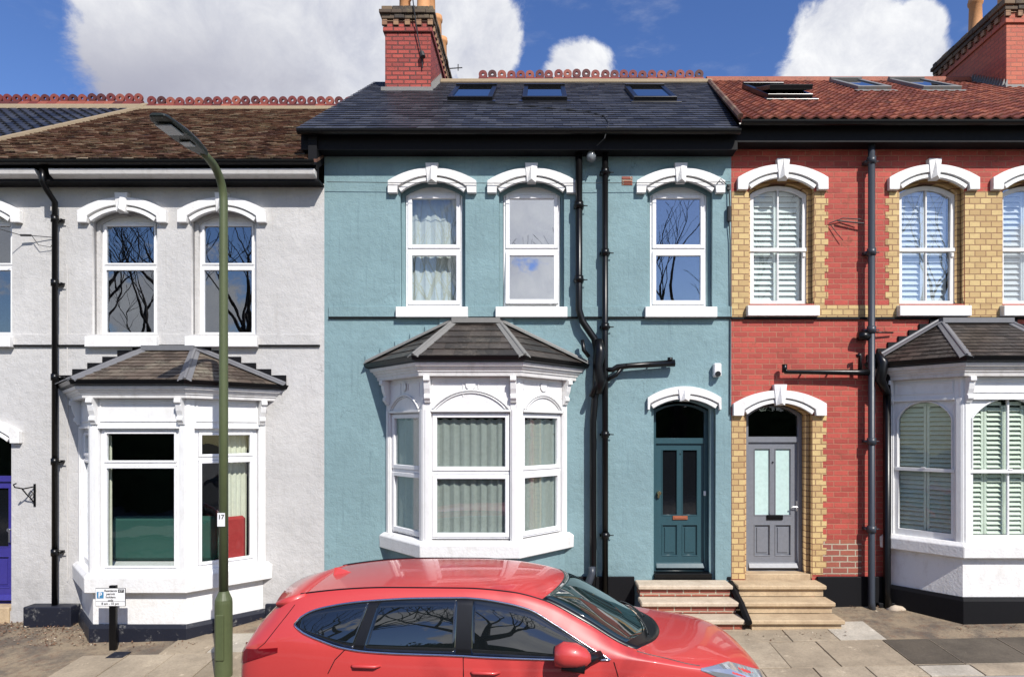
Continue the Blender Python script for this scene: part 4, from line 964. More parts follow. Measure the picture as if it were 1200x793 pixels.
b.tube([(2.60, -.09, 6.42), (2.66, -.10, 6.50), (2.72, -.09, 6.44), (2.80, -.05, 6.40)], .006, 5); b.build('phone_junction', M['cable'], blue)
# roof
bE, b_eZ, b_rZ = -.33, 7.13, 10.20
deck(bE, b_eZ, rY, b_rZ, -3.55, 2.87, 'roof', M['slate'], blue, x1r=3.55)
broof = [c for c in blue.children if c.name.startswith('roof')][0]
LB, sB, nB = roofplane(bE, b_eZ, rY, b_rZ)
def dY(Y): return (Y - bE) / sB.y
sk = [(-1.68, -.88), (-.35, .45), (1.63, 2.40)]
holes = [(a - .05, c + .05, dY(1.75), dY(3.0)) for a, c in sk]
pn = Vector(((rY - bE), -(3.55 - 2.87), 0)).normalized()
bm = tiles(bE, b_eZ, rY, b_rZ, -3.57, 3.6, .25, .19, .008, jit=.0025, seed=5, clip=[((2.87, bE, 0), pn), ((0, 4.0, 0), (0, 1, 0))]); bm_obj(bm, 'roof_slates', M['slate'], broof)
ring_ridge(-1.25, 3.55, 4.0, b_rZ + .03, broof); 
b = MB(); b.prism_x([(3.80, b_rZ - .12), (3.84, b_rZ - .02), (4.0, b_rZ + .07), (4.2, b_rZ - .1)], -2.15, 3.6); b.build('ridge_mortar', M['mortar'], broof, bev=.02)
eaves(blue, -3.52, 2.86, -.33, b_eZ, 6.86, M['black_worn'])
b = MB(); b.prism_x([(-.30, 6.55), (-.30, 6.98), (-.32, 7.1), (4.0, 10.12), (4.0, 9.6)], -3.40, -3.275)
b.build('verge_cheek', M['black_worn'], blue)
def skylight(house, roofo, x0, x1, Y0, Y1, E, s, n, eZ, opened=0, framemat='car_black'):
    d0, d1 = (Y0 - E) / s.y, (Y1 - E) / s.y
    Fm = Matrix(((1, 0, 0, 0), (0, s.y, n.y, E), (0, s.z, n.z, eZ), (0, 0, 0, 1)))
    b = MB(Fm); f = .085; h0, h1 = .0, .085
    b.box(x0, x1, d0, d0 + f, h0, h1); b.box(x0, x1, d1 - f, d1, h0, h1 + .03); b.box(x0, x0 + f, d0 + f, d1 - f, h0, h1); b.box(x1 - f, x1, d0 + f, d1 - f, h0, h1)
    b.box(x0 - .06, x1 + .06, d0 - .16, d0, .018, .028)
    o = b.build('skylight', M[framemat], house, bev=.006)
    F2 = Fm
    if opened: F2 = Fm @ Matrix.Translation((0, (d0 + d1) / 2, .05)) @ Matrix.Rotation(opened, 4, 'X') @ Matrix.Translation((0, -(d0 + d1) / 2, -.05))
    g = MB(F2); g.box(x0 + f, x1 - f, d0 + f, d1 - f, .055, .065); g.build('skylight_pane', M['car_glass'], o)
    if opened:
        g = MB(F2)
        for q in ((x0 + .02, x1 - .02, d0 + .02, d0 + .1), (x0 + .02, x1 - .02, d1 - .1, d1 - .02), (x0 + .02, x0 + .09, d0 + .1, d1 - .1), (x1 - .09, x1 - .02, d0 + .1, d1 - .1)): g.box(*q, .02, .10)
        g.build('skylight_sash', M['car_black'], o, bev=.005)
        g = MB(Fm); g.box(x0 + f, x1 - f, d0 + f, d1 - f, .03, .035); g.build('dark_opening', M['black_worn'], o)
    return o
for a, c in sk: skylight(blue, broof, a, c, 1.75, 3.0, bE, sB, nB, b_eZ)
b = MB()   # loose cable on the slates
P = []
for x, Y in ((-1.75, 1.7), (-1.0, 1.55), (-.3, 1.25), (.3, .95), (.75, .75), (.98, .4), (1.0, -.05), (.95, -.36)): P.append((x, Y, b_eZ + (Y - bE) * (b_rZ - b_eZ) / (rY - bE) + .03))
b.tube(P + [(.90, -.42, 6.95), (.80, -.3, 6.9)], .008, 5); b.build('roof_cable', M['cable'], blue)

def chimney(house, x0, x1, y0, y1, zb, zt, mat, ccols, pots, potmat=None):
    b = MB(); b.box(x0, x1, y0, y1, zb, zt - .50); b.box(x0 - .035, x1 + .035, y0 - .035, y1 + .035, zt - .50, zt - .40)
    b.box(x0 - .01, x1 + .01, y0 - .01, y1 + .01, zt - .40, zt - .26)
    o = b.build('chimney', mat, house, bev=.006)
    d = MB(); rs = random.Random(2)        # dentils
    k = int((x1 - x0) / .2)
    for i in range(k + 1):
        xx = x0 + (x1 - x0) * i / k
        d.box(xx - .05, xx + .05, y0 - .06, y0 - .0105, zt - .385, zt - .27)
    k = int((y1 - y0) / .2)
    for i in range(1, k + 1):
        yy = y0 + (y1 - y0) * i / k
        for sx in (x0 - .06, x1 + .0105): d.box(sx, sx + .05, yy - .05, yy + .05, zt - .385, zt - .27)
    d.box(x0 - .03, x1 + .03, y0 - .03, y1 + .03, zt - .30, zt - .275); d.build('dentil_course', M['dentil'], o, bev=.004)
    b = MB()
    for (e, za, zc) in ((.065, zt - .26, zt - .17), (.10, zt - .17, zt - .09), (.06, zt - .09, zt)):
        x = x0 - e
        while x < x1 + e - .01:
            w = min(rs.uniform(.2, .26), x1 + e - x); b.box(x + .003, x + w - .003, y0 - e + rs.uniform(-.008, .008), y0 + .12, za + .004, zc - .004); x += w
        for sx0, sx1 in ((x0 - e, x0 + .12), (x1 - .12, x1 + e)):
            y = y0 + .12
            while y < y1 + e - .01:
                w = min(rs.uniform(.2, .26), y1 + e - y); b.box(sx0 + rs.uniform(-.008, .008), sx1 + rs.uniform(-.008, .008), y + .003, y + w - .003, za + .004, zc - .004); y += w
        b.box(x0 - e + .1, x1 + e - .1, y0 + .1, y1 + e - .1, za, zc)
    b.build('chimney_cap', M['stack_cap'], o, bev=.008)
    for (px, py, r, h) in pots:
        p = MB(); p.lathe([(r * 1.25, zt), (r * 1.2, zt + .08), (r, zt + .12), (r * .88, zt + h - .14), (r * 1.05, zt + h - .12), (r * 1.1, zt + h - .06), (r * 1.0, zt + h - .04), (r * 1.0, zt + h), (r * .75, zt + h), (r * .7, zt + h - .2)], (px, py, 0), 20)
        p.build('chimney_pot', M['pot'], o, smooth=True)
    return o
ch = chimney(blue, -3.10, -2.20, 3.0, 6.0, 9.0, 11.12, M['stack_brick'], None, [(-2.42, 3.45, .14, 1.2), (-2.42, 4.15, .13, 1.15), (-2.40, 4.95, .12, 1.1), (-2.38, 5.6, .12, 1.0), (-2.9, 3.9, .13, .9)])
b = MB(); b.box(-3.16, -2.14, 2.90, 3.0, 9.38, 9.50)
rs = random.Random(8)
for k in range(16): 
    y = 3.0 + k * .075; z = b_eZ + (y - bE) * .709 + .0; b.hexa([(-2.195, y, z - .02), (-2.12, y, z - .05), (-2.195, y + .07, z), (-2.12, y + .07, z), (-2.19, y, z + .16 + .03 * (k % 2)), (-2.175, y, z + .15), (-2.19, y + .07, z + .10), (-2.175, y + .07, z + .10)])
b.build('chimney_flashing', M['lead_pale'], ch, bev=.004)
b = MB(); b.tube([(-2.55, 2.97, 11.3), (-2.5, 2.86, 11.0), (-2.44, 2.94, 10.5), (-2.36, 2.95, 10.1), (-2.35, 2.96, 9.9)], .012, 6); b.tube([(-2.36, 2.93, 10.18), (-2.33, 2.90, 10.08)], .05, 8); b.tube([(-2.2, 5.6, 11.4), (-1.9, 5.6, 11.42)], .012, 6); b.tube([(-2.0, 5.6, 11.35), (-2.0, 5.6, 11.5)], .012, 6); b.build('aerial_cable', M['cable'], ch)

# ================= red house
rx0, rx1 = 2.847, 9.10
red = thing('terraced_house', (6.0, 0, 0), 'red brick terraced house with yellow brick quoins, shuttered windows and grey door', 'house', 'terraced houses along the street')
rc = [3.60, 5.86, 7.41]
bay_r = [[(5.35, 1.1), (7.65, 1.1), (7.65, 3.25), (5.35, 3.25)]]
front_wall(red, rx0, rx1, 7.0, M['red_brick'], upper_ops(rc, RD) + [(3.555, .505, .50, 3.05, .17)], bay_r, M['yellow_moulded'])
shell(red, rx0, rx1, 7.1)
# quoins of yellow brick, 4 mm proud, toothed edges
def toothed(x0, x1, z0, z1, lt, rt, step=.088 * 2, t=.055):
    L_, R_ = [], []; z = z0; k = 0
    while z < z1 - .001:
        zz = min(z + step / 2, z1)
        a = x0 - (t if (lt and k % 2) else 0); c = x1 + (t if (rt and k % 2) else 0)
        L_ += [(a, z), (a, zz)]; R_ += [(c, z), (c, zz)]; z = zz; k += 1
    return L_ + R_[::-1]
qd = dict(step=.20)
def quoin(poly): return plate('brick_quoins', poly, [], -.006, -.0005, M['yellow_brick'], red)
for c, l, r in ((3.60, 2.85, 3.60), (5.86, 5.86, 5.86),):
    pass
quoin(toothed(2.852, 3.108, 4.64, W_H[0] + RD - .055, 0, 0, .2)); quoin(toothed(4.092, 4.245, 4.64, W_H[0] + RD - .055, 0, 1, .2))
quoin(toothed(5.215, 5.368, 4.64, W_H[0] + RD - .055, 1, 0, .2)); quoin(toothed(6.352, 6.918, 4.64, W_H[0] + RD - .055, 0, 0, .2)); quoin(toothed(7.902, 8.06, 4.64, W_H[0] + RD - .055, 0, 1, .2))
quoin(toothed(2.852, 9.09, 4.465, 4.637, 0, 0, .2))
quoin(toothed(2.852, 3.047, .53, 2.99, 0, 0, .2)); quoin(toothed(4.063, 4.22, .60, 2.99, 0, 1, .2))
b = MB(); b.box(rx0, rx1, -.03, -.001, 4.425, 4.458); b.build('shadow_strip', M['black_worn'], red)  # thin black strip standing in for the shadow below the yellow band
plate('bare_brick_patch', toothed(4.22, 4.80, .60, 1.12, 0, 0), [], -.003, -.0003, M['bare_brick'], red)
b = MB(); b.box(4.12, 5.2, -.05, -.001, -.2, .575); b.box(5.0, 5.3, -.12, -.001, -.2, .2); b.build('plinth', M['black_worn'], red, bev=.01)
for i, c in enumerate(rc):
    hood(red, c, .49, W_H[0] + RD, W_H[1], M['white'], band=.185); win_sill(red, c, 4.63, M['white'])
    # arched sash frame
    Fw = Matrix.Translation((0, .14, 0)); z0, zs = 4.66, 6.30 + RD; hw = .43
    o = plate('window', [(c + hw, z0), (c - hw, z0)] + arc(c, hw, zs, .13), [[(c + hw - .06, z0 + .075), (c - hw + .06, z0 + .075), (c - hw + .06, 5.48), (c + hw - .06, 5.48)], [(c + hw - .055, 5.53), (c - hw + .055, 5.53)] + arc(c, hw - .055, zs - .045, .115)], .14, .19, M['white_wood'], red)
    b = MB(); b.box(c - .012, c + .012, .142, .18, z0 + .07, 6.40 + RD); b.box(c - hw - .005, c + hw + .005, .118, .139, 5.48, 5.535); b.box(c + hw - .06, c + hw - .02, .118, .139, 5.40, 5.46); b.build('glazing_bar', M['white_wood'], o, bev=.003)
    b = MB(); b.box(c - hw + .04, c + hw - .04, .172, .177, z0 + .06, 6.41 + RD); b.build('pane', M['glass_light' if i else 'glass'], o)
    louvres(c - .37, c + .37, z0 + .05, 6.42 + RD, .26, M['shutter_white'], o, I4, 2, .085, ang=62)
hood(red, 3.555, .505, 3.03, .17, M['white'], band=.19)
Fd = Matrix.Translation((0, .24, 0))
rd_, _ = panel_door(red, Fd, 3.125, 4.005, .60, 3.03, M['door_grey'], M['frosted'], 2.62, 3.00, .15)
b = MB(); b.box(3.47, 3.72, .250, .268, 1.385, 1.46); b.box(3.49, 3.70, .243, .2505, 1.41, 1.44); b.build('letter_box', M['black'], rd_, bev=.004)
b = MB(); b.tube([(3.93, .262, 1.58), (3.93, .225, 1.58), (3.84, .225, 1.58)], .010, 8); b.box(3.915, 3.945, .255, .268, 1.52, 1.68); b.build('door_handle', M['chrome'], rd_)
b = MB(); b.tube([(3.565, .255, 2.27), (3.565, .268, 2.27)], .012, 8); b.build('spyhole', M['black'], rd_)
b = MB(); b.box(3.06, 4.05, .02, .32, .505, .60); b.build('threshold', M['step'], red, bev=.008)
# bay of the red house
rcfg = dict(apron=M['white'], slates=M['bay_slate'], lead=M['lead'], flash=M['black_worn'], steps=7, flash_up=.05, flash_d=.03, slate=(.105, .17), plinth=.43, plinth_mat=M['black_worn'], cornice_mat=M['old_white'])
RCX = 6.47
frs, pw = bay(red, RCX, .66, 1.30, .78, -.05, 1.0, 1.22, 3.20, 3.50, 3.68, 4.40, .50, rcfg)
rbay = [c for c in red.children if c.name.startswith('bay_frame')][0]
for i, (F, ln) in enumerate(frs):
    w = ln / 2 - pw + .005; z0, zs = 1.22, 2.93; ris = .24 if i != 1 else .27
    o = plate('window', [(-w, z0), (w, z0), (w, 3.22), (-w, 3.22)], [[(w - .06, z0 + .09), (-w + .06, z0 + .09), (-w + .06, 2.17), (w - .06, 2.17)], [(w - .06, 2.215), (-w + .06, 2.215)] + arc(0, w - .06, zs, ris)], .035, .09, M['white_wood'], red, F)
    b = MB(F); b.tube([(x, .03, z) for x, z in [(-w + .045, 2.2)] + arc(0, w - .045, zs, ris + .01) + [(w - .045, 2.2)]], .013, 6); b.box(-w + .01, w - .01, .012, .034, 2.17, 2.22); b.box(-.03, .03, .005, .012, 2.21, 2.235)
    if i == 1: b.box(-.014, .014, .05, .085, z0 + .08, zs + ris)
    b.build('glazing_bar', M['white_wood'], o, bev=.003)
    b = MB(F); b.box(-w + .04, w - .04, .072, .077, z0 + .07, 3.19); b.build('pane', M['glass_soft'], o)
    louvres(-w + .0, w - .0, z0 + .04, 3.16, .15, M['shutter_green'], o, F, 2 if i != 1 else 4, .066, ang=48)
    d = MB(F)     # spandrel lines over the arch
    for s_ in (-1, 1): a_, c_ = sorted((s_ * .09, s_ * (w - .02))); d.box(a_, c_, .028, .036, 3.43, 3.442)
    d.build('spandrel_bead', M['white_wood'], rbay)
# pipes
drainpipe(red, 4.88, .0, 7.0, M['grey_metal'], .048, -.14, collars=(6.75, 5.4, 4.25, 2.6, 1.3), pts=[(4.88, -.14, 7.05), (4.88, -.14, .22), (4.88, -.17, .10)])
b = MB(); b.tube([(5.13, -.10, 3.6), (5.13, -.10, .4), (5.13, -.14, .1)], .055, 12)
b.tube([(4.84, -.14, 3.62), (4.65, -.12, 3.62), (3.62, -.12, 3.63), (3.60, -.12, 3.68)], [.05, .045, .036, .036], 10); b.tube([(3.60, -.12, 3.62), (3.60, -.12, 3.74)], .04, 8)
b.tube([(4.72, -.12, 3.62), (4.72, -.12, 3.88), (4.67, -.12, 3.86)], .03, 8); b.tube([(4.70, -.1, 4.16), (4.86, -.12, 4.16)], .07, 12); b.tube([(4.90, -.08, 4.22), (5.25, -.05, 4.22)], .012, 6)
b.tube([(4.95, -.16, 3.9), (5.02, -.2, 3.75), (4.98, -.2, 3.5), (5.1, -.16, 3.3)], [.05, .08, .07, .05], 10)
for x in (3.9, 4.3): b.tube([(x, -.15, 3.63), (x, -.01, 3.63)], .014, 6)
b.build('waste_pipe', M['black'], red, smooth=True)
b = MB(); b.tube([(5.10, -.16, .10), (5.2, -.2, .13), (5.33, -.19, .12), (5.5, -.22, .10)], [.05, .07, .05, .03], 7); b.build('mortar_lump', M['step_pale'], red, smooth=True)
b = MB(); b.tube([(4.3, -.02, 5.86), (4.5, -.05, 5.93), (4.75, -.09, 5.90)], .008, 5); b.tube([(4.32, -.03, 5.84), (4.42, -.04, 5.70), (4.5, -.05, 5.6)], .006, 5); b.tube([(4.42, -.05, 5.89), (4.8, -.08, 5.84)], .012, 5); b.build('phone_cable', M['cable'], red)
# roof
rE, r_eZ, r_rZ = -.33, 7.26, 10.18
deck(rE, r_eZ, rY, r_rZ, 2.89, 14.6, 'roof', M['red_tile'], red, x0r=3.57)
rroof = [c for c in red.children if c.name.startswith('roof')][0]
LR, sR, nR = roofplane(rE, r_eZ, rY, r_rZ)
pn = Vector((-(rY - rE), (3.57 - 2.89), 0)).normalized()
bm = tiles(rE, r_eZ, rY, r_rZ, 2.7, 9.10, .20, .17, .014, kind='pan', jit=.004, seed=15, clip=[((2.89, rE, 0), pn), ((9.10, 0, 0), (1, 0, 0)), ((0, 4.0, 0), (0, 1, 0))]); bm_obj(bm, 'roof_tiles', M['red_tile'], rroof)
b = MB(); b.tube([(3.5, 4.0, r_rZ + .0), (9.1, 4.0, r_rZ + .0)], .12, 10); b.build('ridge_tiles', M['red_tile'], rroof)
b = MB(); b.tube([(2.88, rE, r_eZ + .05), (3.56, rY, r_rZ + .05)], .045, 6); b.build('party_mortar', M['brown_tile'], rroof)
eaves(red, 2.862, 9.1, -.33, r_eZ, 6.97, M['black_worn'])
for a, c, y0, y1, op in ((3.90, 4.68, 1.45, 2.85, R(-9)), (5.98, 6.62, 2.5, 3.7, 0), (7.22, 7.95, 2.5, 3.75, 0)): skylight(red, rroof, a, c, y0, y1, rE, sR, nR, r_eZ + .03, op, 'car_black' if op else 'lead_pale')

# ================= neighbour far right
nr = thing('terraced_house', (11.8, 0, 0), 'neighbouring red brick house at the far right with corbelled orange chimney', 'house', 'terraced houses along the street')
front_wall(nr, 9.102, 14.6, 7.0, M['red_brick'], upper_ops([10.0, 11.6, 13.2], RD), [], M['yellow_moulded']); shell(nr, 9.102, 14.6, 7.1)
for c in (10.0, 11.6, 13.2):
    hood(nr, c, .49, W_H[0] + RD, W_H[1], M['white'], band=.185); win_sill(nr, c, 4.63, M['white'])
    casement(nr, Matrix.Translation((0, .14, 0)), c - .43, c + .43, 4.66, 6.40, 5.5, M['upvc'], M['glass_strong'])
bm = tiles(rE, r_eZ, rY, r_rZ, 9.1, 14.6, .20, .17, .014, kind='pan', jit=.004, seed=16, clip=[((0, 4.0, 0), (0, 1, 0))]); bm_obj(bm, 'roof', M['red_tile'], nr)
eaves(nr, 9.102, 14.6, -.33, r_eZ, 6.97, M['black'])
ch2 = chimney(nr, 9.18, 10.15, 3.0, 5.2, 9.0, 11.30, M['stack_brick_orange'], None, [(9.6, 3.6, .14, 1.0), (9.6, 4.5, .14, 1.0)])
b = MB(); b.box(9.12, 10.2, 2.93, 3.0, 9.40, 9.56)
for k in range(14):
    y = 2.95 + k * .075; z = r_eZ + (y - rE) * .674 + .02; b.hexa([(9.10, y, z), (9.175, y, z), (9.10, y + .07, z + .02), (9.175, y + .07, z + .05), (9.15, y, z + .17), (9.176, y, z + .19), (9.15, y + .07, z + .12), (9.176, y + .07, z + .13)])
b.build('chimney_flashing', M['lead_pale'], ch2, bev=.004)

# ================= door steps
def flight(x0, x1, label, tread, riser, n_all=3):
    t_ = thing('doorstep', ((x0 + x1) / 2, -.45, gz(x0, -.5)), label, 'steps', 'flights of three stone doorsteps')
    zz = [.52, .35, .185]; yy = [-.36, -.64, -.92]
    for k in range(3):
        b = MB(); yb = .02 if k == 0 else yy[k - 1] + .045
        b.box(x0, x1, yy[k], (yb if k else -.001), zz[k] - .062, zz[k]); b.build('tread', tread, t_, bev=.012)
    b = MB()
    for k in range(3):
        zlo = zz[k + 1] + .0005 if k < 2 else -.25
        b.box(x0 + .03, x1 - .03, yy[k] + .05 + .0, -.002, zlo if k < 2 else -.25, zz[k] - .0625) if k == 0 else b.box(x0 + .03, x1 - .03, yy[k] + .05, yy[k - 1] + .044, -.25 if k == 2 else zz[2] + .0005, zz[k] - .0625)
    b.build('riser', riser, t_, bev=.004); return t_
flight(1.395, 2.765, 'pale stone doorsteps with brick risers below the dark teal door', M['step_pale'], M['bare_brick'])
flight(2.835, 4.12, 'sandstone doorsteps with stone risers below the grey door', M['step'], M['step'])
b = MB(); b.tube([(2.80, -.1, .50), (2.80, -.62, .32), (2.80, -.95, .16)], [.05, .05, .05], 6); b.build('step_joint', M['black_worn'], blue)

# ================= street lamp
lamp = thing('street_lamp', (-3.81, -1.93, gz(-3.8, -1.9)), 'tall olive green street lamp with an upswept arm in front of the grey bay', 'street lamp')
LX, LY = -3.81, -1.93; g0 = gz(LX, LY)
b = MB(); b.lathe([(.098, g0 - .1), (.098, .70), (.094, .74), (.062, .82), (.055, .84)], (LX, LY, 0), 24); b.build('base', M['green_post'], lamp, smooth=False)
b = MB(); n_ = 14; pts = [(LX, LY, .80), (LX, LY, 3.0), (LX, LY, 5.50)]; rr = [.052, .05, .047]
for k in range(1, 9):
    a = k / 8 * R(74); pts.append((LX, LY - .36 * (1 - math.cos(a)), 5.50 + .36 * math.sin(a))); rr.append(.046)
d_ = Vector((0, -math.sin(R(80)), math.cos(R(80)))); e_ = Vector(pts[-1]); 
for L_ in (.12, .26): pts.append(tuple(e_ + d_ * L_)); rr.append(.042)
b.tube(pts, rr, 18); b.build('pole', M['green_post'], lamp, smooth=True)
e2 = Vector(pts[-1]); hd = Vector((0, -1, -.03)).normalized(); up = Vector((0, -.03, 1)).normalized()
Fh = Matrix(((-1, 0, 0, e2.x), (0, -hd.y * -1, up.y, e2.y), (0, hd.z, up.z, e2.z), (0, 0, 0, 1)))
Fh = Matrix(((1, 0, 0, e2.x), (0, hd.y, up.y, e2.y), (0, hd.z, up.z, e2.z), (0, 0, 0, 1)))
b = MB(Fh); secs = [(-.08, .048, -.04, .045), (.02, .06, -.045, .055), (.12, .085, -.045, .06), (.40, .115, -.035, .06), (.72, .11, -.02, .045), (.80, .075, -.005, .03)]
rings = []
for (l, hw, zl, zh) in secs: rings.append([b.bm.verts.new(Fh @ Vector(p)) for p in ((-hw, l, zl), (hw, l, zl), (hw, l, (zl + zh) / 2), (hw * .6, l, zh), (-hw * .6, l, zh), (-hw, l, (zl + zh) / 2))])
b.bm.faces.new(rings[0]); b.bm.faces.new(rings[-1][::-1])
for p, q in zip(rings, rings[1:]):
    for k in range(6): b.bm.faces.new((p[k], p[(k + 1) % 6], q[(k + 1) % 6], q[k]))
lh = b.build('lamp_head', M['dark_green'], lamp, bev=.01)
b = MB(Fh); b.box(-.085, .085, .46, .70, -.05, -.036); b.build('lamp_lens', M['lens'], lh, bev=.01); b = MB(Fh); b.box(-.06, .06, .20, .32, -.058, -.043); b.build('gear_hatch', M['lens'], lh, bev=.006)
b = MB(); b.hexa([(LX - .045, LY - .112, g0 + .22), (LX + .05, LY - .112, g0 + .22), (LX - .045, LY - .06, g0 + .22), (LX + .05, LY - .06, g0 + .22), (LX - .045, LY - .112, .58), (LX + .05, LY - .112, .58), (LX - .045, LY - .06, .58), (LX + .05, LY - .06, .58)]); b.build('access_door', M['green_post'], lamp, bev=.008)
b = MB(); b.box(LX - .045, LX + .045, LY - .060, LY - .056, 1.62, 1.78); np_ = b.build('number_plate', M['sign_white'], lamp)
text('number', '17', .075, (LX, LY - .0615, 1.73), M['sign_black'], np_, .001, bold=.001)
# ================= parking sign
SXp, SYp = -5.71, -1.10; g1 = gz(SXp, SYp)
sign = thing('parking_sign', (SXp, SYp, g1), 'white residents parking sign on a short black post before the grey bay', 'sign')
b = MB(); b.box(SXp - .045, SXp + .045, SYp, SYp + .05, g1 - .05, .70); b.build('post', M['black'], sign, bev=.006)
x0, x1, z0, z1 = SXp - .215, SXp + .185, .43, .672
b = MB(); b.box(x0, x1, SYp - .010, SYp - .002, z0, z1); sp = b.build('sign_plate', M['sign_black'], sign, bev=.003)
b = MB(); b.box(x0 + .006, x1 - .006, SYp - .0125, SYp - .0101, z0 + .066, z1 - .006); b.box(x0 + .006, x1 - .006, SYp - .0125, SYp - .0101, z0 + .006, z0 + .060); b.build('sign_face', M['sign_white'], sp)
b = MB(); b.box(x0 + .022, x0 + .112, SYp - .0145, SYp - .0126, z0 + .105, z1 - .05); b.build('blue_square', M['sign_blue'], sp)
b = MB(); b.box(x1 - .095, x1 - .02, SYp - .0145, SYp - .0126, z1 - .06, z1 - .016); b.build('zone_square', M['sign_black'], sp)
text('letter', 'P', .095, (x0 + .067, SYp - .016, z0 + .148), M['sign_white'], sp, .001, bold=.002)
text('letter', 'CT', .04, (x1 - .0575, SYp - .016, z1 - .038), M['sign_white'], sp, .001, bold=.0005)
for k, (s_, xx) in enumerate((('Residents', .205), ('permit', .205), ('holders', .205), ('only', .205))): text('lettering', s_, .043, (x0 + xx, SYp - .0135, z1 - .037 - k * .042), M['sign_black'], sp, .001, bold=.0006)
text('lettering', '8 am - 10 pm', .043, (x0 + .2, SYp - .0135, z0 + .034), M['sign_black'], sp, .001, bold=.0006)
b = MB(); 
b.hexa([(-5.62, -1.36, gz(-5.6, -1.36) + .003), (-5.40, -1.36, gz(-5.4, -1.36) + .003), (-5.62, -1.18, gz(-5.6, -1.18) + .003), (-5.40, -1.18, gz(-5.4, -1.18) + .003), (-5.62, -1.36, gz(-5.6, -1.36) + .008), (-5.40, -1.36, gz(-5.4, -1.36) + .008), (-5.62, -1.18, gz(-5.6, -1.18) + .008), (-5.40, -1.18, gz(-5.4, -1.18) + .008)])
o = b.build('meter_cover', M['plinth']); tag(o, 'small dark rectangular cover set in the slabs before the grey bay', 'cover'); place_origin(o, (-5.5, -1.27, gz(-5.5, -1.27)))
# overhead phone line to the grey house
o = MB().tube([(-7.75, -.10, 5.66), (-7.60, -.09, 5.66)], .016, 6).tube([(-9.6, -3.5, 6.2), (-8.6, -1.6, 5.8), (-7.75, -.12, 5.66), (-7.6, -.08, 5.66), (-7.32, -.02, 5.65)], .006, 5).tube([(-7.6, -.08, 5.66), (-7.5, -.08, 5.52), (-7.35, -.04, 5.50), (-7.30, -.02, 5.62)], .005, 5).build('phone_line', M['cable'])
tag(o, 'thin black phone line clamped to the grey wall beside its downpipe', 'cable'); place_origin(o, (-7.6, -.08, 5.66))
P = [(-3.2 + 6.0 * t, -.02 - .01 * math.sin(t * 3.14), 6.42 - .02 * math.sin(t * 3.14)) for t in [k / 12 for k in range(13)]]
b = MB().tube([(x, -.10, z + .03) for x, y, z in P], .005, 5); b.build('wall_cable', M['cable'], blue)

# ================= red car
def pchip(xs, ys):
    xs, ys = np.array(xs, float), np.array(ys, float); h = np.diff(xs); d = np.diff(ys) / h; m_ = np.zeros(len(xs))
    m_[0], m_[-1] = d[0], d[-1]
    for i in range(1, len(xs) - 1):
        if d[i - 1] * d[i] > 0: w1, w2 = 2 * h[i] + h[i - 1], h[i] + 2 * h[i - 1]; m_[i] = (w1 + w2) / (w1 / d[i - 1] + w2 / d[i])
    def f(x):
        x = min(max(x, xs[0]), xs[-1]); i = min(int(np.searchsorted(xs, x, 'right')) - 1, len(xs) - 2); i = max(i, 0); t = (x - xs[i]) / h[i]
        return float((2*t**3-3*t**2+1)*ys[i] + (t**3-2*t**2+t)*h[i]*m_[i] + (-2*t**3+3*t**2)*ys[i+1] + (t**3-t**2)*h[i]*m_[i+1])
    return f
CY = -2.97; CG = CAMZ - (CAMZ - ROADZ(-.3)) / .94
XS0, XS1 = -2.80, 2.185
wb = pchip([-2.80, -2.76, -2.66, -2.45, -2.0, -1, 0, 1, 1.5, 1.85, 2.02, 2.12, 2.185], [.60, .70, .78, .835, .885, .905, .905, .895, .87, .80, .70, .56, .30])
zb = pchip([-2.80, -2.72, -2.5, -2.2, -1.78, -1.5, -.6, .6, .9, 1.3, 1.7, 1.97, 2.09, 2.185], [.66, .76, .84, .86, .825, .79, .742, .72, .70, .635, .575, .48, .41, .30])
zr = pchip([-2.80, -2.74, -2.66, -2.55, -2.40, -2.21, -1.4, -.73, -.28, .0, .4, .80, 1.0, 1.3, 1.7, 1.97, 2.09, 2.185], [.68, .80, .92, 1.04, 1.17, 1.235, 1.30, 1.297, 1.26, 1.19, .995, .785, .735, .695, .645, .56, .475, .33])
wr = pchip([-2.80, -2.66, -2.45, -2.13, -1.4, -.7, 0, .4, .8, 1.3, 1.7, 1.97, 2.09, 2.185], [.55, .60, .62, .65, .69, .70, .70, .745, .80, .76, .69, .58, .46, .24])
zc = pchip([-2.80, -2.74, -2.66, -2.55, -2.42, -2.13, -1.56, -.8, -.4, 0, .25, .70, 1.12, 1.25, 1.6, 1.9, 2.04, 2.13, 2.185], [.70, .82, .95, 1.08, 1.21, 1.275, 1.335, 1.365, 1.36, 1.325, 1.26, 1.0, .765, .755, .725, .64, .55, .45, .36])
WX = (-1.85, 1.28)
def zlow(x):
    z = CG + .24
    for w in WX:
        if abs(x - w) < .40: z = max(z, CG + .34 + math.sqrt(.40 ** 2 - (x - w) ** 2))
    return z
def low(x, v):    # v 0 bottom -> 1 belt
    z0, z1 = zlow(x), zb(x); z = z0 + (z1 - z0) * v; W = wb(x) + .035
    zz = min(max((z - (CG + .24)) / max(z1 - CG - .24, .1), 0), 1)
    s = W * (1 - .10 * (1 - zz) ** 2.5) - .035 * zz ** 6 - .0
    if zz > .80: s -= 0.0
    return s, z
def side(x, z):
    k = (z - zb(x)) / max(zr(x) - zb(x), 1e-3); k = min(max(k, 0), 1)
    return wb(x) + (wr(x) - wb(x)) * k + .022 * math.sin(math.pi * k)
def top(x, s):
    q = min(abs(s) / wr(x), 1); return zr(x) + (zc(x) - zr(x)) * (1 - q ** 2.4)
car = thing('parked_car', (-.3, CY, CG), 'bright red parked hatchback car with tinted windows and chrome window trim', 'car')
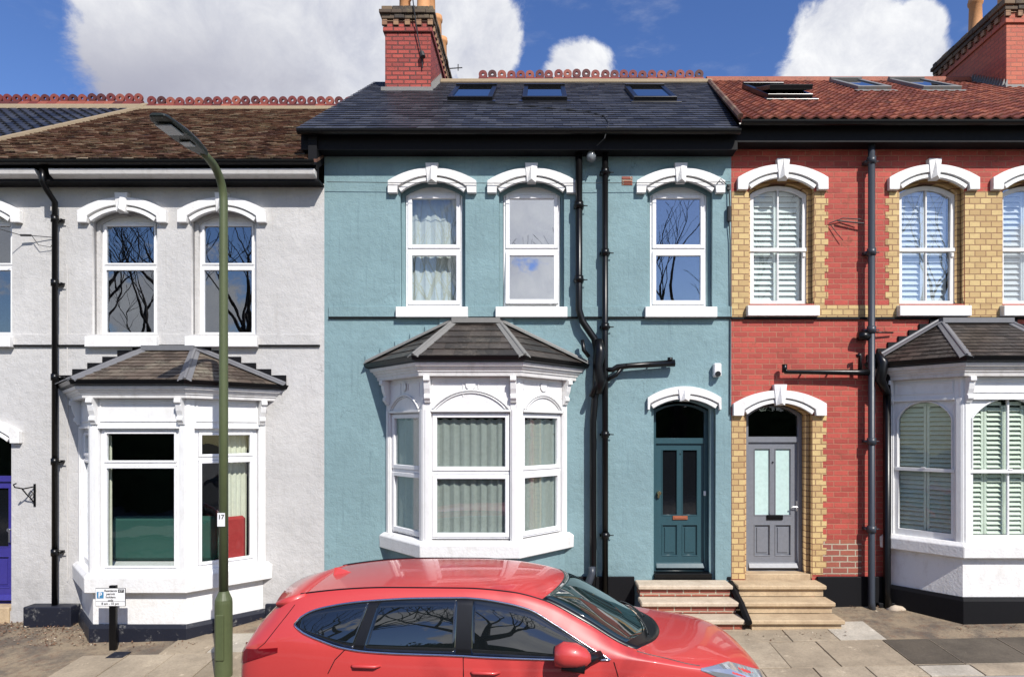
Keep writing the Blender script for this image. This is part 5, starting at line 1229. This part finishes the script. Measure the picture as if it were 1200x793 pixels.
xs = sorted(set([round(v, 4) for v in list(np.linspace(-2.80, -2.3, 22)) + list(np.linspace(-2.3, 1.8, 110)) + list(np.linspace(1.8, 2.185, 30))]))
b = MB(); grid = []
for x in xs:
    col = []
    half = [low(x, v) for v in np.linspace(0, 1, 12)]
    for k in np.linspace(0, 1, 9)[1:]: z = zb(x) + (zr(x) - zb(x)) * k; half.append((side(x, z), z))
    for q in np.linspace(1, 0, 12)[1:]: half.append((wr(x) * q, top(x, wr(x) * q)))
    col = [(-s, z) for s, z in half] + [(s, z) for s, z in half[::-1][1:]]
    grid.append([b.bm.verts.new((x, CY + s, z)) for s, z in col])
for A, B in zip(grid, grid[1:]):
    for k in range(len(A) - 1): b.bm.faces.new((A[k], B[k], B[k + 1], A[k + 1]))
b.bm.faces.new(grid[0]); b.bm.faces.new(grid[-1][::-1])
for A, B in zip(grid, grid[1:]): b.bm.faces.new((A[0], A[-1], B[-1], B[0]))
body = b.build('body', M['car_red'], car, smooth=True)
body.modifiers.new('w', 'WEIGHTED_NORMAL')
top_l = [(-2.24, 1.004), (-2.185, 1.066), (-2.035, 1.13), (-1.565, 1.20), (-1.135, 1.222), (-.72, 1.225), (-.587, 1.217), (-.354, 1.183), (-.117, 1.125), (.116, 1.0), (.346, .865), (.497, .778), (.607, .722)]
bot_l = [(-2.24, 1.0), (-2.177, .955), (-1.99, .885), (-1.78, .822), (-1.566, .79), (-.68, .752), (-.573, .745), (.42, .718), (.607, .718)]
tf = pchip(*zip(*top_l)); bf = pchip(*zip(*bot_l))
def side_patch(name, xa, xb, inset, off, mat, parent, sg, n=40, slant=(0, 0)):
    b = MB(); rows = []
    for i in range(n + 1):
        u = i / n; row = []
        for j in range(9):
            v = j / 8
            x = xa + (xb - xa) * u + (slant[0] * (1 - u) + slant[1] * u) * (v - .5)
            x = min(max(x, -2.235), .60)
            zt, zo = tf(x) - inset, bf(x) + inset
            if zt < zo: zt = zo = (zt + zo) / 2
            z = zo + (zt - zo) * v
            row.append(b.bm.verts.new((x, CY + sg * (side(x, z) + off), z)))
        rows.append(row)
    for A, B in zip(rows, rows[1:]):
        for j in range(8): b.bm.faces.new((A[j], B[j], B[j + 1], A[j + 1]))
    bmesh.ops.remove_doubles(b.bm, verts=b.bm.verts, dist=1e-5)
    ex = bmesh.ops.extrude_face_region(b.bm, geom=b.bm.faces[:])
    for v_ in [g for g in ex['geom'] if isinstance(g, bmesh.types.BMVert)]: v_.co.y -= sg * .012
    return b.build(name, mat, parent, smooth=True)
for sg in (-1, 1):
    side_patch('window_surround', -2.235, .60, 0, .004, M['car_black'], car, sg, 70)
    side_patch('side_window', -2.19, -1.63, .016, .007, M['car_glass'], car, sg, 24, (0, .10))
    side_patch('side_window', -1.54, -.77, .016, .007, M['car_glass'], car, sg, 24, (.10, .0))
    side_patch('side_window', -.63, .43, .016, .007, M['car_glass'], car, sg, 40)
    b = MB(); L_ = [(x, z) for x, z in [(x_, tf(x_)) for x_ in np.linspace(-2.24, .607, 60)]] + [(x_, bf(x_)) for x_ in np.linspace(.60, -2.24, 60)]
    b.tube([(x, CY + sg * (side(x, z) + .006), z) for x, z in L_], .011, 6); b.build('chrome_trim', M['chrome'], car, smooth=True)
    # roof ditch line
    b = MB(); b.tube([(x, CY + sg * (wr(x) - .012), zr(x) + .006) for x in np.linspace(-2.25, .78, 70)], .008, 6); b.build('roof_seam', M['car_black'], car)
    # shut lines
    b = MB()
    def sh(pts, r=.0045):
        P = []
        for x, z in pts:
            if z <= zb(x): s_, _ = low(x, (z - zlow(x)) / (zb(x) - zlow(x)))
            else: s_ = side(x, z)
            P.append((x, CY + sg * (s_ + .0005), z))
        b = MB(); b.tube(P, r, 5); b.build('door_gap', M['car_black'], car)
    sh([(-.70, .75), (-.695, .6), (-.69, .3), (-.68, .05)]); sh([(-1.74, .82), (-1.84, .72), (-1.90, .6)]); sh([(.64, .70), (.67, .6), (.71, .45), (.70, .1)])
    sh([(-2.60, .76), (-2.5, .84), (-2.42, .95), (-2.34, 1.06), (-2.28, 1.15)], .004)
    hp = MB(); 
    for x in np.linspace(.87, 1.98, 2): pass
    P = []
    for x in np.linspace(.86, 1.42, 20):
        q = (x - .86) / .56; z = zr(x) - .004 - (zr(x) - zb(x) - .03) * (q * q * (3 - 2 * q)); P.append((x, CY + sg * (side(x, z) + .001), z))
    hp.tube(P, .0055, 5); hp.build('bonnet_gap', M['car_black'], car)
    for hx in (-1.56, -.50):
        b = MB(); z = zb(hx) - .125; s_, _ = low(hx, (z - zlow(hx)) / (zb(hx) - zlow(hx)))
        b.tube([(hx - .13, CY + sg * (s_ + .002), z), (hx - .10, CY + sg * (s_ + .025), z + .002), (hx + .08, CY + sg * (s_ + .03), z), (hx + .13, CY + sg * (s_ + .004), z - .002)], [.008, .016, .016, .008], 8); b.build('door_handle', M['car_red'], car, smooth=True)
    # mirror
    m_ = MB(); cx_, cy_, cz_ = .27, CY + sg * 1.04, .80
    for k in (0,):
        rings = []
        for (dx, rx, rz, dz) in ((-.165, .02, .04, .0), (-.155, .06, .085, 0), (-.08, .085, .112, .012), (.03, .085, .105, .005), (.12, .06, .07, -.01), (.155, .02, .03, -.02)):
            rings.append([m_.bm.verts.new((cx_ + dx, cy_ + math.cos(a) * rx * 1.25, cz_ + dz + math.sin(a) * rz)) for a in [q * 2 * math.pi / 16 for q in range(16)]])
        m_.bm.faces.new(rings[0][::-1]); m_.bm.faces.new(rings[-1])
        for A, B in zip(rings, rings[1:]):
            for q in range(16): m_.bm.faces.new((A[q], A[(q + 1) % 16], B[(q + 1) % 16], B[q]))
    mo = m_.build('wing_mirror', M['car_red'], car, smooth=True)
    b = MB(); b.tube([(cx_ + .04, cy_, cz_ - .07), (cx_ + .16, CY + sg * .93, cz_ - .06), (.52, CY + sg * .87, .745)], [.06, .05, .05], 10); b.tube([(cx_ - .10, cy_, cz_ - .075), (cx_ + .10, cy_, cz_ - .085)], [.055, .07], 10); b.build('mirror_foot', M['car_black'], mo, smooth=True)
    # tail lamp wrapping the rear corner
    b = MB(); rows = []
    for i in range(19):
        x = -2.79 + .42 * i / 18; zt = .76 + (.05 * i / 18); zo = .60 + .17 * (i / 18) ** .8; zo = min(zo, zt - .004); row = []
        for j in range(5):
            z = min(zo + (zt - zo) * j / 4, zb(x) + .12 * .0 + 9); 
            s_ = low(x, min((z - zlow(x)) / (zb(x) - zlow(x)), 1))[0] if z <= zb(x) else side(x, z)
            row.append(b.bm.verts.new((x - (.006 if i < 4 else 0), CY + sg * (s_ + .006), z)))
        rows.append(row)
    for A, B in zip(rows, rows[1:]):
        for j in range(4): b.bm.faces.new((A[j], B[j], B[j + 1], A[j + 1]))
    ex = bmesh.ops.extrude_face_region(b.bm, geom=b.bm.faces[:])
    for v_ in [g for g in ex['geom'] if isinstance(g, bmesh.types.BMVert)]: v_.co.y -= sg * .012
    b.build('tail_light', M['lamp_red'], car)
    # headlight
    b = MB(); rows = []
    for i in range(21):
        u = i / 20; x = 1.42 + .72 * u; row = []
        for j in range(5):
            zt = zb(x) + .012 + .05 * min(1, u * 2.5); z = zt - (.015 + .20 * min(u * 1.6, 1)) * j / 4; s_ = side(x, z) if z > zb(x) else low(x, (z - zlow(x)) / (zb(x) - zlow(x)))[0]
            row.append(b.bm.verts.new((x + .004, CY + sg * (s_ + .006), z)))
        rows.append(row)
    for A, B in zip(rows, rows[1:]):
        for j in range(4): b.bm.faces.new((A[j], B[j], B[j + 1], A[j + 1]))
    ex = bmesh.ops.extrude_face_region(b.bm, geom=b.bm.faces[:])
    for v_ in [g for g in ex['geom'] if isinstance(g, bmesh.types.BMVert)]: v_.co.y -= sg * .012
    b.build('headlight', M['lamp_clear'], car)
    b = MB(); b.box(.76, .92, CY + sg * .932 - .004, CY + sg * .932 + .004, .555, .575); b.build('side_badge', M['chrome'], car)
    for wx in WX:
        b = MB(); b.lathe([(.20, -.10), (.30, -.11), (.335, -.09), (.34, 0), (.335, .09), (.30, .11), (.20, .10)], (wx, CY + sg * .80, CG + .34), 40, 'y'); wo = b.build('wheel', M['tyre'], car, smooth=True)
        b = MB(); b.lathe([(.02, sg * .105), (.05, sg * .10), (.19, sg * .085), (.21, sg * .105), (.215, 0)], (wx, CY + sg * .80, CG + .34), 30, 'y'); b.build('rim', M['chrome'], wo)
# windscreen + cowl
def screen(name, xh, xcw, lat, off, mat, nu=30, nv=20):
    b = MB(); rows = []
    for i in range(nu + 1):
        u = -1 + 2 * i / nu; row = []
        for j in range(nv + 1):
            v = j / nv; x = xh(u) + (xcw(u) - xh(u)) * v; s_ = u * (wr(x) - lat)
            row.append(b.bm.verts.new((x, CY + s_, top(x, s_) + off)))
        rows.append(row)
    for A, B in zip(rows, rows[1:]):
        for j in range(nv): b.bm.faces.new((A[j], B[j], B[j + 1], A[j + 1]))
    ex = bmesh.ops.extrude_face_region(b.bm, geom=b.bm.faces[:])
    for v_ in [g for g in ex['geom'] if isinstance(g, bmesh.types.BMVert)]: v_.co.z -= .012
    return b.build(name, mat, car, smooth=True)
screen('screen_surround', lambda u: .23 - .23 * u * u, lambda u: 1.19 - .33 * abs(u) ** 2.4, .012, .003, M['car_black'])
ws = screen('windscreen', lambda u: .25 - .22 * u * u, lambda u: 1.04 - .27 * abs(u) ** 2.4, .055, .006, M['windscreen'])
b = MB()
for yo, dx in ((-.45, 0), (.15, .02)):
    P = []
    for k in range(12):
        s_ = yo + .60 * k / 11; x = 1.06 - .05 * k / 11 + dx - .25 * abs(s_) ** 2.4; P.append((x, CY + s_, top(x, s_) + .025))
    b.tube(P, .009, 6)
b.build('wiper', M['car_black'], ws)
# spoiler, fin, rear screen
b = MB(); rows = []
for i in range(21):
    u = -1 + 2 * i / 20; s_ = u * .66; xb_ = -2.54 + .07 * u * u; zt_ = 1.20 - .045 * u * u
    P = [(-2.20, top(-2.20, s_ * .95) + .004), (-2.38, zt_ + .035), (xb_, zt_ - .0), (xb_ + .01, zt_ - .035), (-2.38, zt_ - .05), (-2.22, zt_ - .03)]
    rows.append([b.bm.verts.new((x, CY + s_, z)) for x, z in P])
for A, B in zip(rows, rows[1:]):
    for k in range(6): b.bm.faces.new((A[k], B[k], B[(k + 1) % 6], A[(k + 1) % 6]))
b.bm.faces.new(rows[0]); b.bm.faces.new(rows[-1][::-1]); b.build('spoiler', M['car_red'], car, smooth=True, bev=0)
b = MB(); b.hexa([(-2.15, CY - .03, top(-2.1, 0) - .02), (-1.92, CY - .012, top(-1.95, 0) - .02), (-2.15, CY + .03, top(-2.1, 0) - .02), (-1.92, CY + .012, top(-1.95, 0) - .02), (-2.14, CY - .006, top(-2.1, 0) + .065), (-2.10, CY - .005, top(-2.1, 0) + .065), (-2.14, CY + .006, top(-2.1, 0) + .065), (-2.10, CY + .005, top(-2.1, 0) + .065)]); b.build('aerial_fin', M['car_red'], car, bev=.004)
b = MB(); rows = []
for i in range(17):
    u = -1 + 2 * i / 16; row = []
    for j in range(7):
        x = -2.735 + .22 * j / 6; s_ = u * wr(x) * .86; row.append(b.bm.verts.new((x - .006, CY + s_, top(x, s_) + .004)))
    rows.append(row)
for A, B in zip(rows, rows[1:]):
    for j in range(6): b.bm.faces.new((A[j], B[j], B[j + 1], A[j + 1]))
b.build('rear_window', M['car_glass'], car, smooth=True)

KC = .94     # real size of the car: 4.75 m long, wheels on the road
for ch_ in [c for c in car.children] + [g for c in car.children for g in c.children]: ch_.data.transform(Matrix.Scale(KC, 4))
car.location = Vector((0, -CAMD, CAMZ)) + (car.location - Vector((0, -CAMD, CAMZ))) * KC

# ================= across the street (seen in the reflections)
def bare_tree(x, y, h, seed, label):
    rs = random.Random(seed); z0 = ROADZ(x) + .1; t_ = thing('street_tree', (x, y, z0), label, 'tree', 'bare street trees opposite')
    b = MB(); b.tube([(x, y, z0 - .2), (x + .05, y, z0 + 1.5), (x, y, z0 + h * .38)], [.34, .27, .24], 10)
    b2 = b
    def limb(p, d, L_, r, lev):
        pts = [p]; rr = [r]; q = Vector(p); dd = Vector(d)
        for k in range(4):
            dd = (dd + Vector((rs.uniform(-.3, .3), rs.uniform(-.3, .3), rs.uniform(-.05, .3)))).normalized(); q = q + dd * L_ / 4; pts.append(tuple(q)); rr.append(r * (1 - .13 * (k + 1)))
        b2.tube(pts, rr, 7)
        if lev > 0:
            for k in range(rs.choice((2, 3)) if lev > 1 else 4):
                nd = (dd + Vector((rs.uniform(-.8, .8), rs.uniform(-.8, .8), rs.uniform(0, .6)))).normalized(); limb(pts[-1 - (k % 2)], nd, L_ * rs.uniform(.6, .8), rr[-1] * .8, lev - 1)
        else:      # pollard knuckle
            b2.tube([pts[-1], tuple(q + dd * .12)], [rr[-1] * 1.7, rr[-1] * 1.2], 7)
    for k in range(6):
        a = k * 1.047 + rs.uniform(-.3, .3); limb((x, y, z0 + h * .36), (math.cos(a) * .75, math.sin(a) * .75, .8), h * .27, .19, 3)
    b.build('trunk', M['bark'], t_)
for i, (x, y, h, lab) in enumerate(((-17.5, -16.6, 12.5, 'bare pollarded tree opposite the far end of the grey house'), (-12.8, -16.0, 13, 'bare pollarded tree opposite the violet door'), (-6.4, -16.2, 12, 'bare pollarded tree opposite the grey bay'), (-1.5, -16.9, 12, 'bare pollarded tree opposite the teal bay'), (5.7, -16.5, 12.5, 'bare pollarded tree opposite the teal door'), (14.0, -16.5, 12.5, 'bare pollarded tree opposite the red brick bay'))): bare_tree(x, y, h, 30 + i, lab)
b = MB(); rs = random.Random(77)
for k in range(15000):
    x = rs.uniform(-26, 26); y = rs.uniform(-18.4, -17.5); z = ROADZ(x) + rs.uniform(.05, 4.3) + .3 * math.sin(x * 1.3); l = rs.uniform(.06, .14)
    d = Vector((rs.gauss(0, 1), rs.gauss(0, 1), rs.gauss(0, 1))).normalized(); e = d.orthogonal().normalized() * l * .6; p = Vector((x, y, z))
    b.bm.faces.new([b.bm.verts.new(q) for q in (p - d * l, p + e, p + d * l, p - e)])
b.box(-26, 26, -18.2, -17.7, -1, 3.9)
o = b.build('hedge', M['leaf']); tag(o, 'long dark green hedge on the far side of the street', 'hedge')
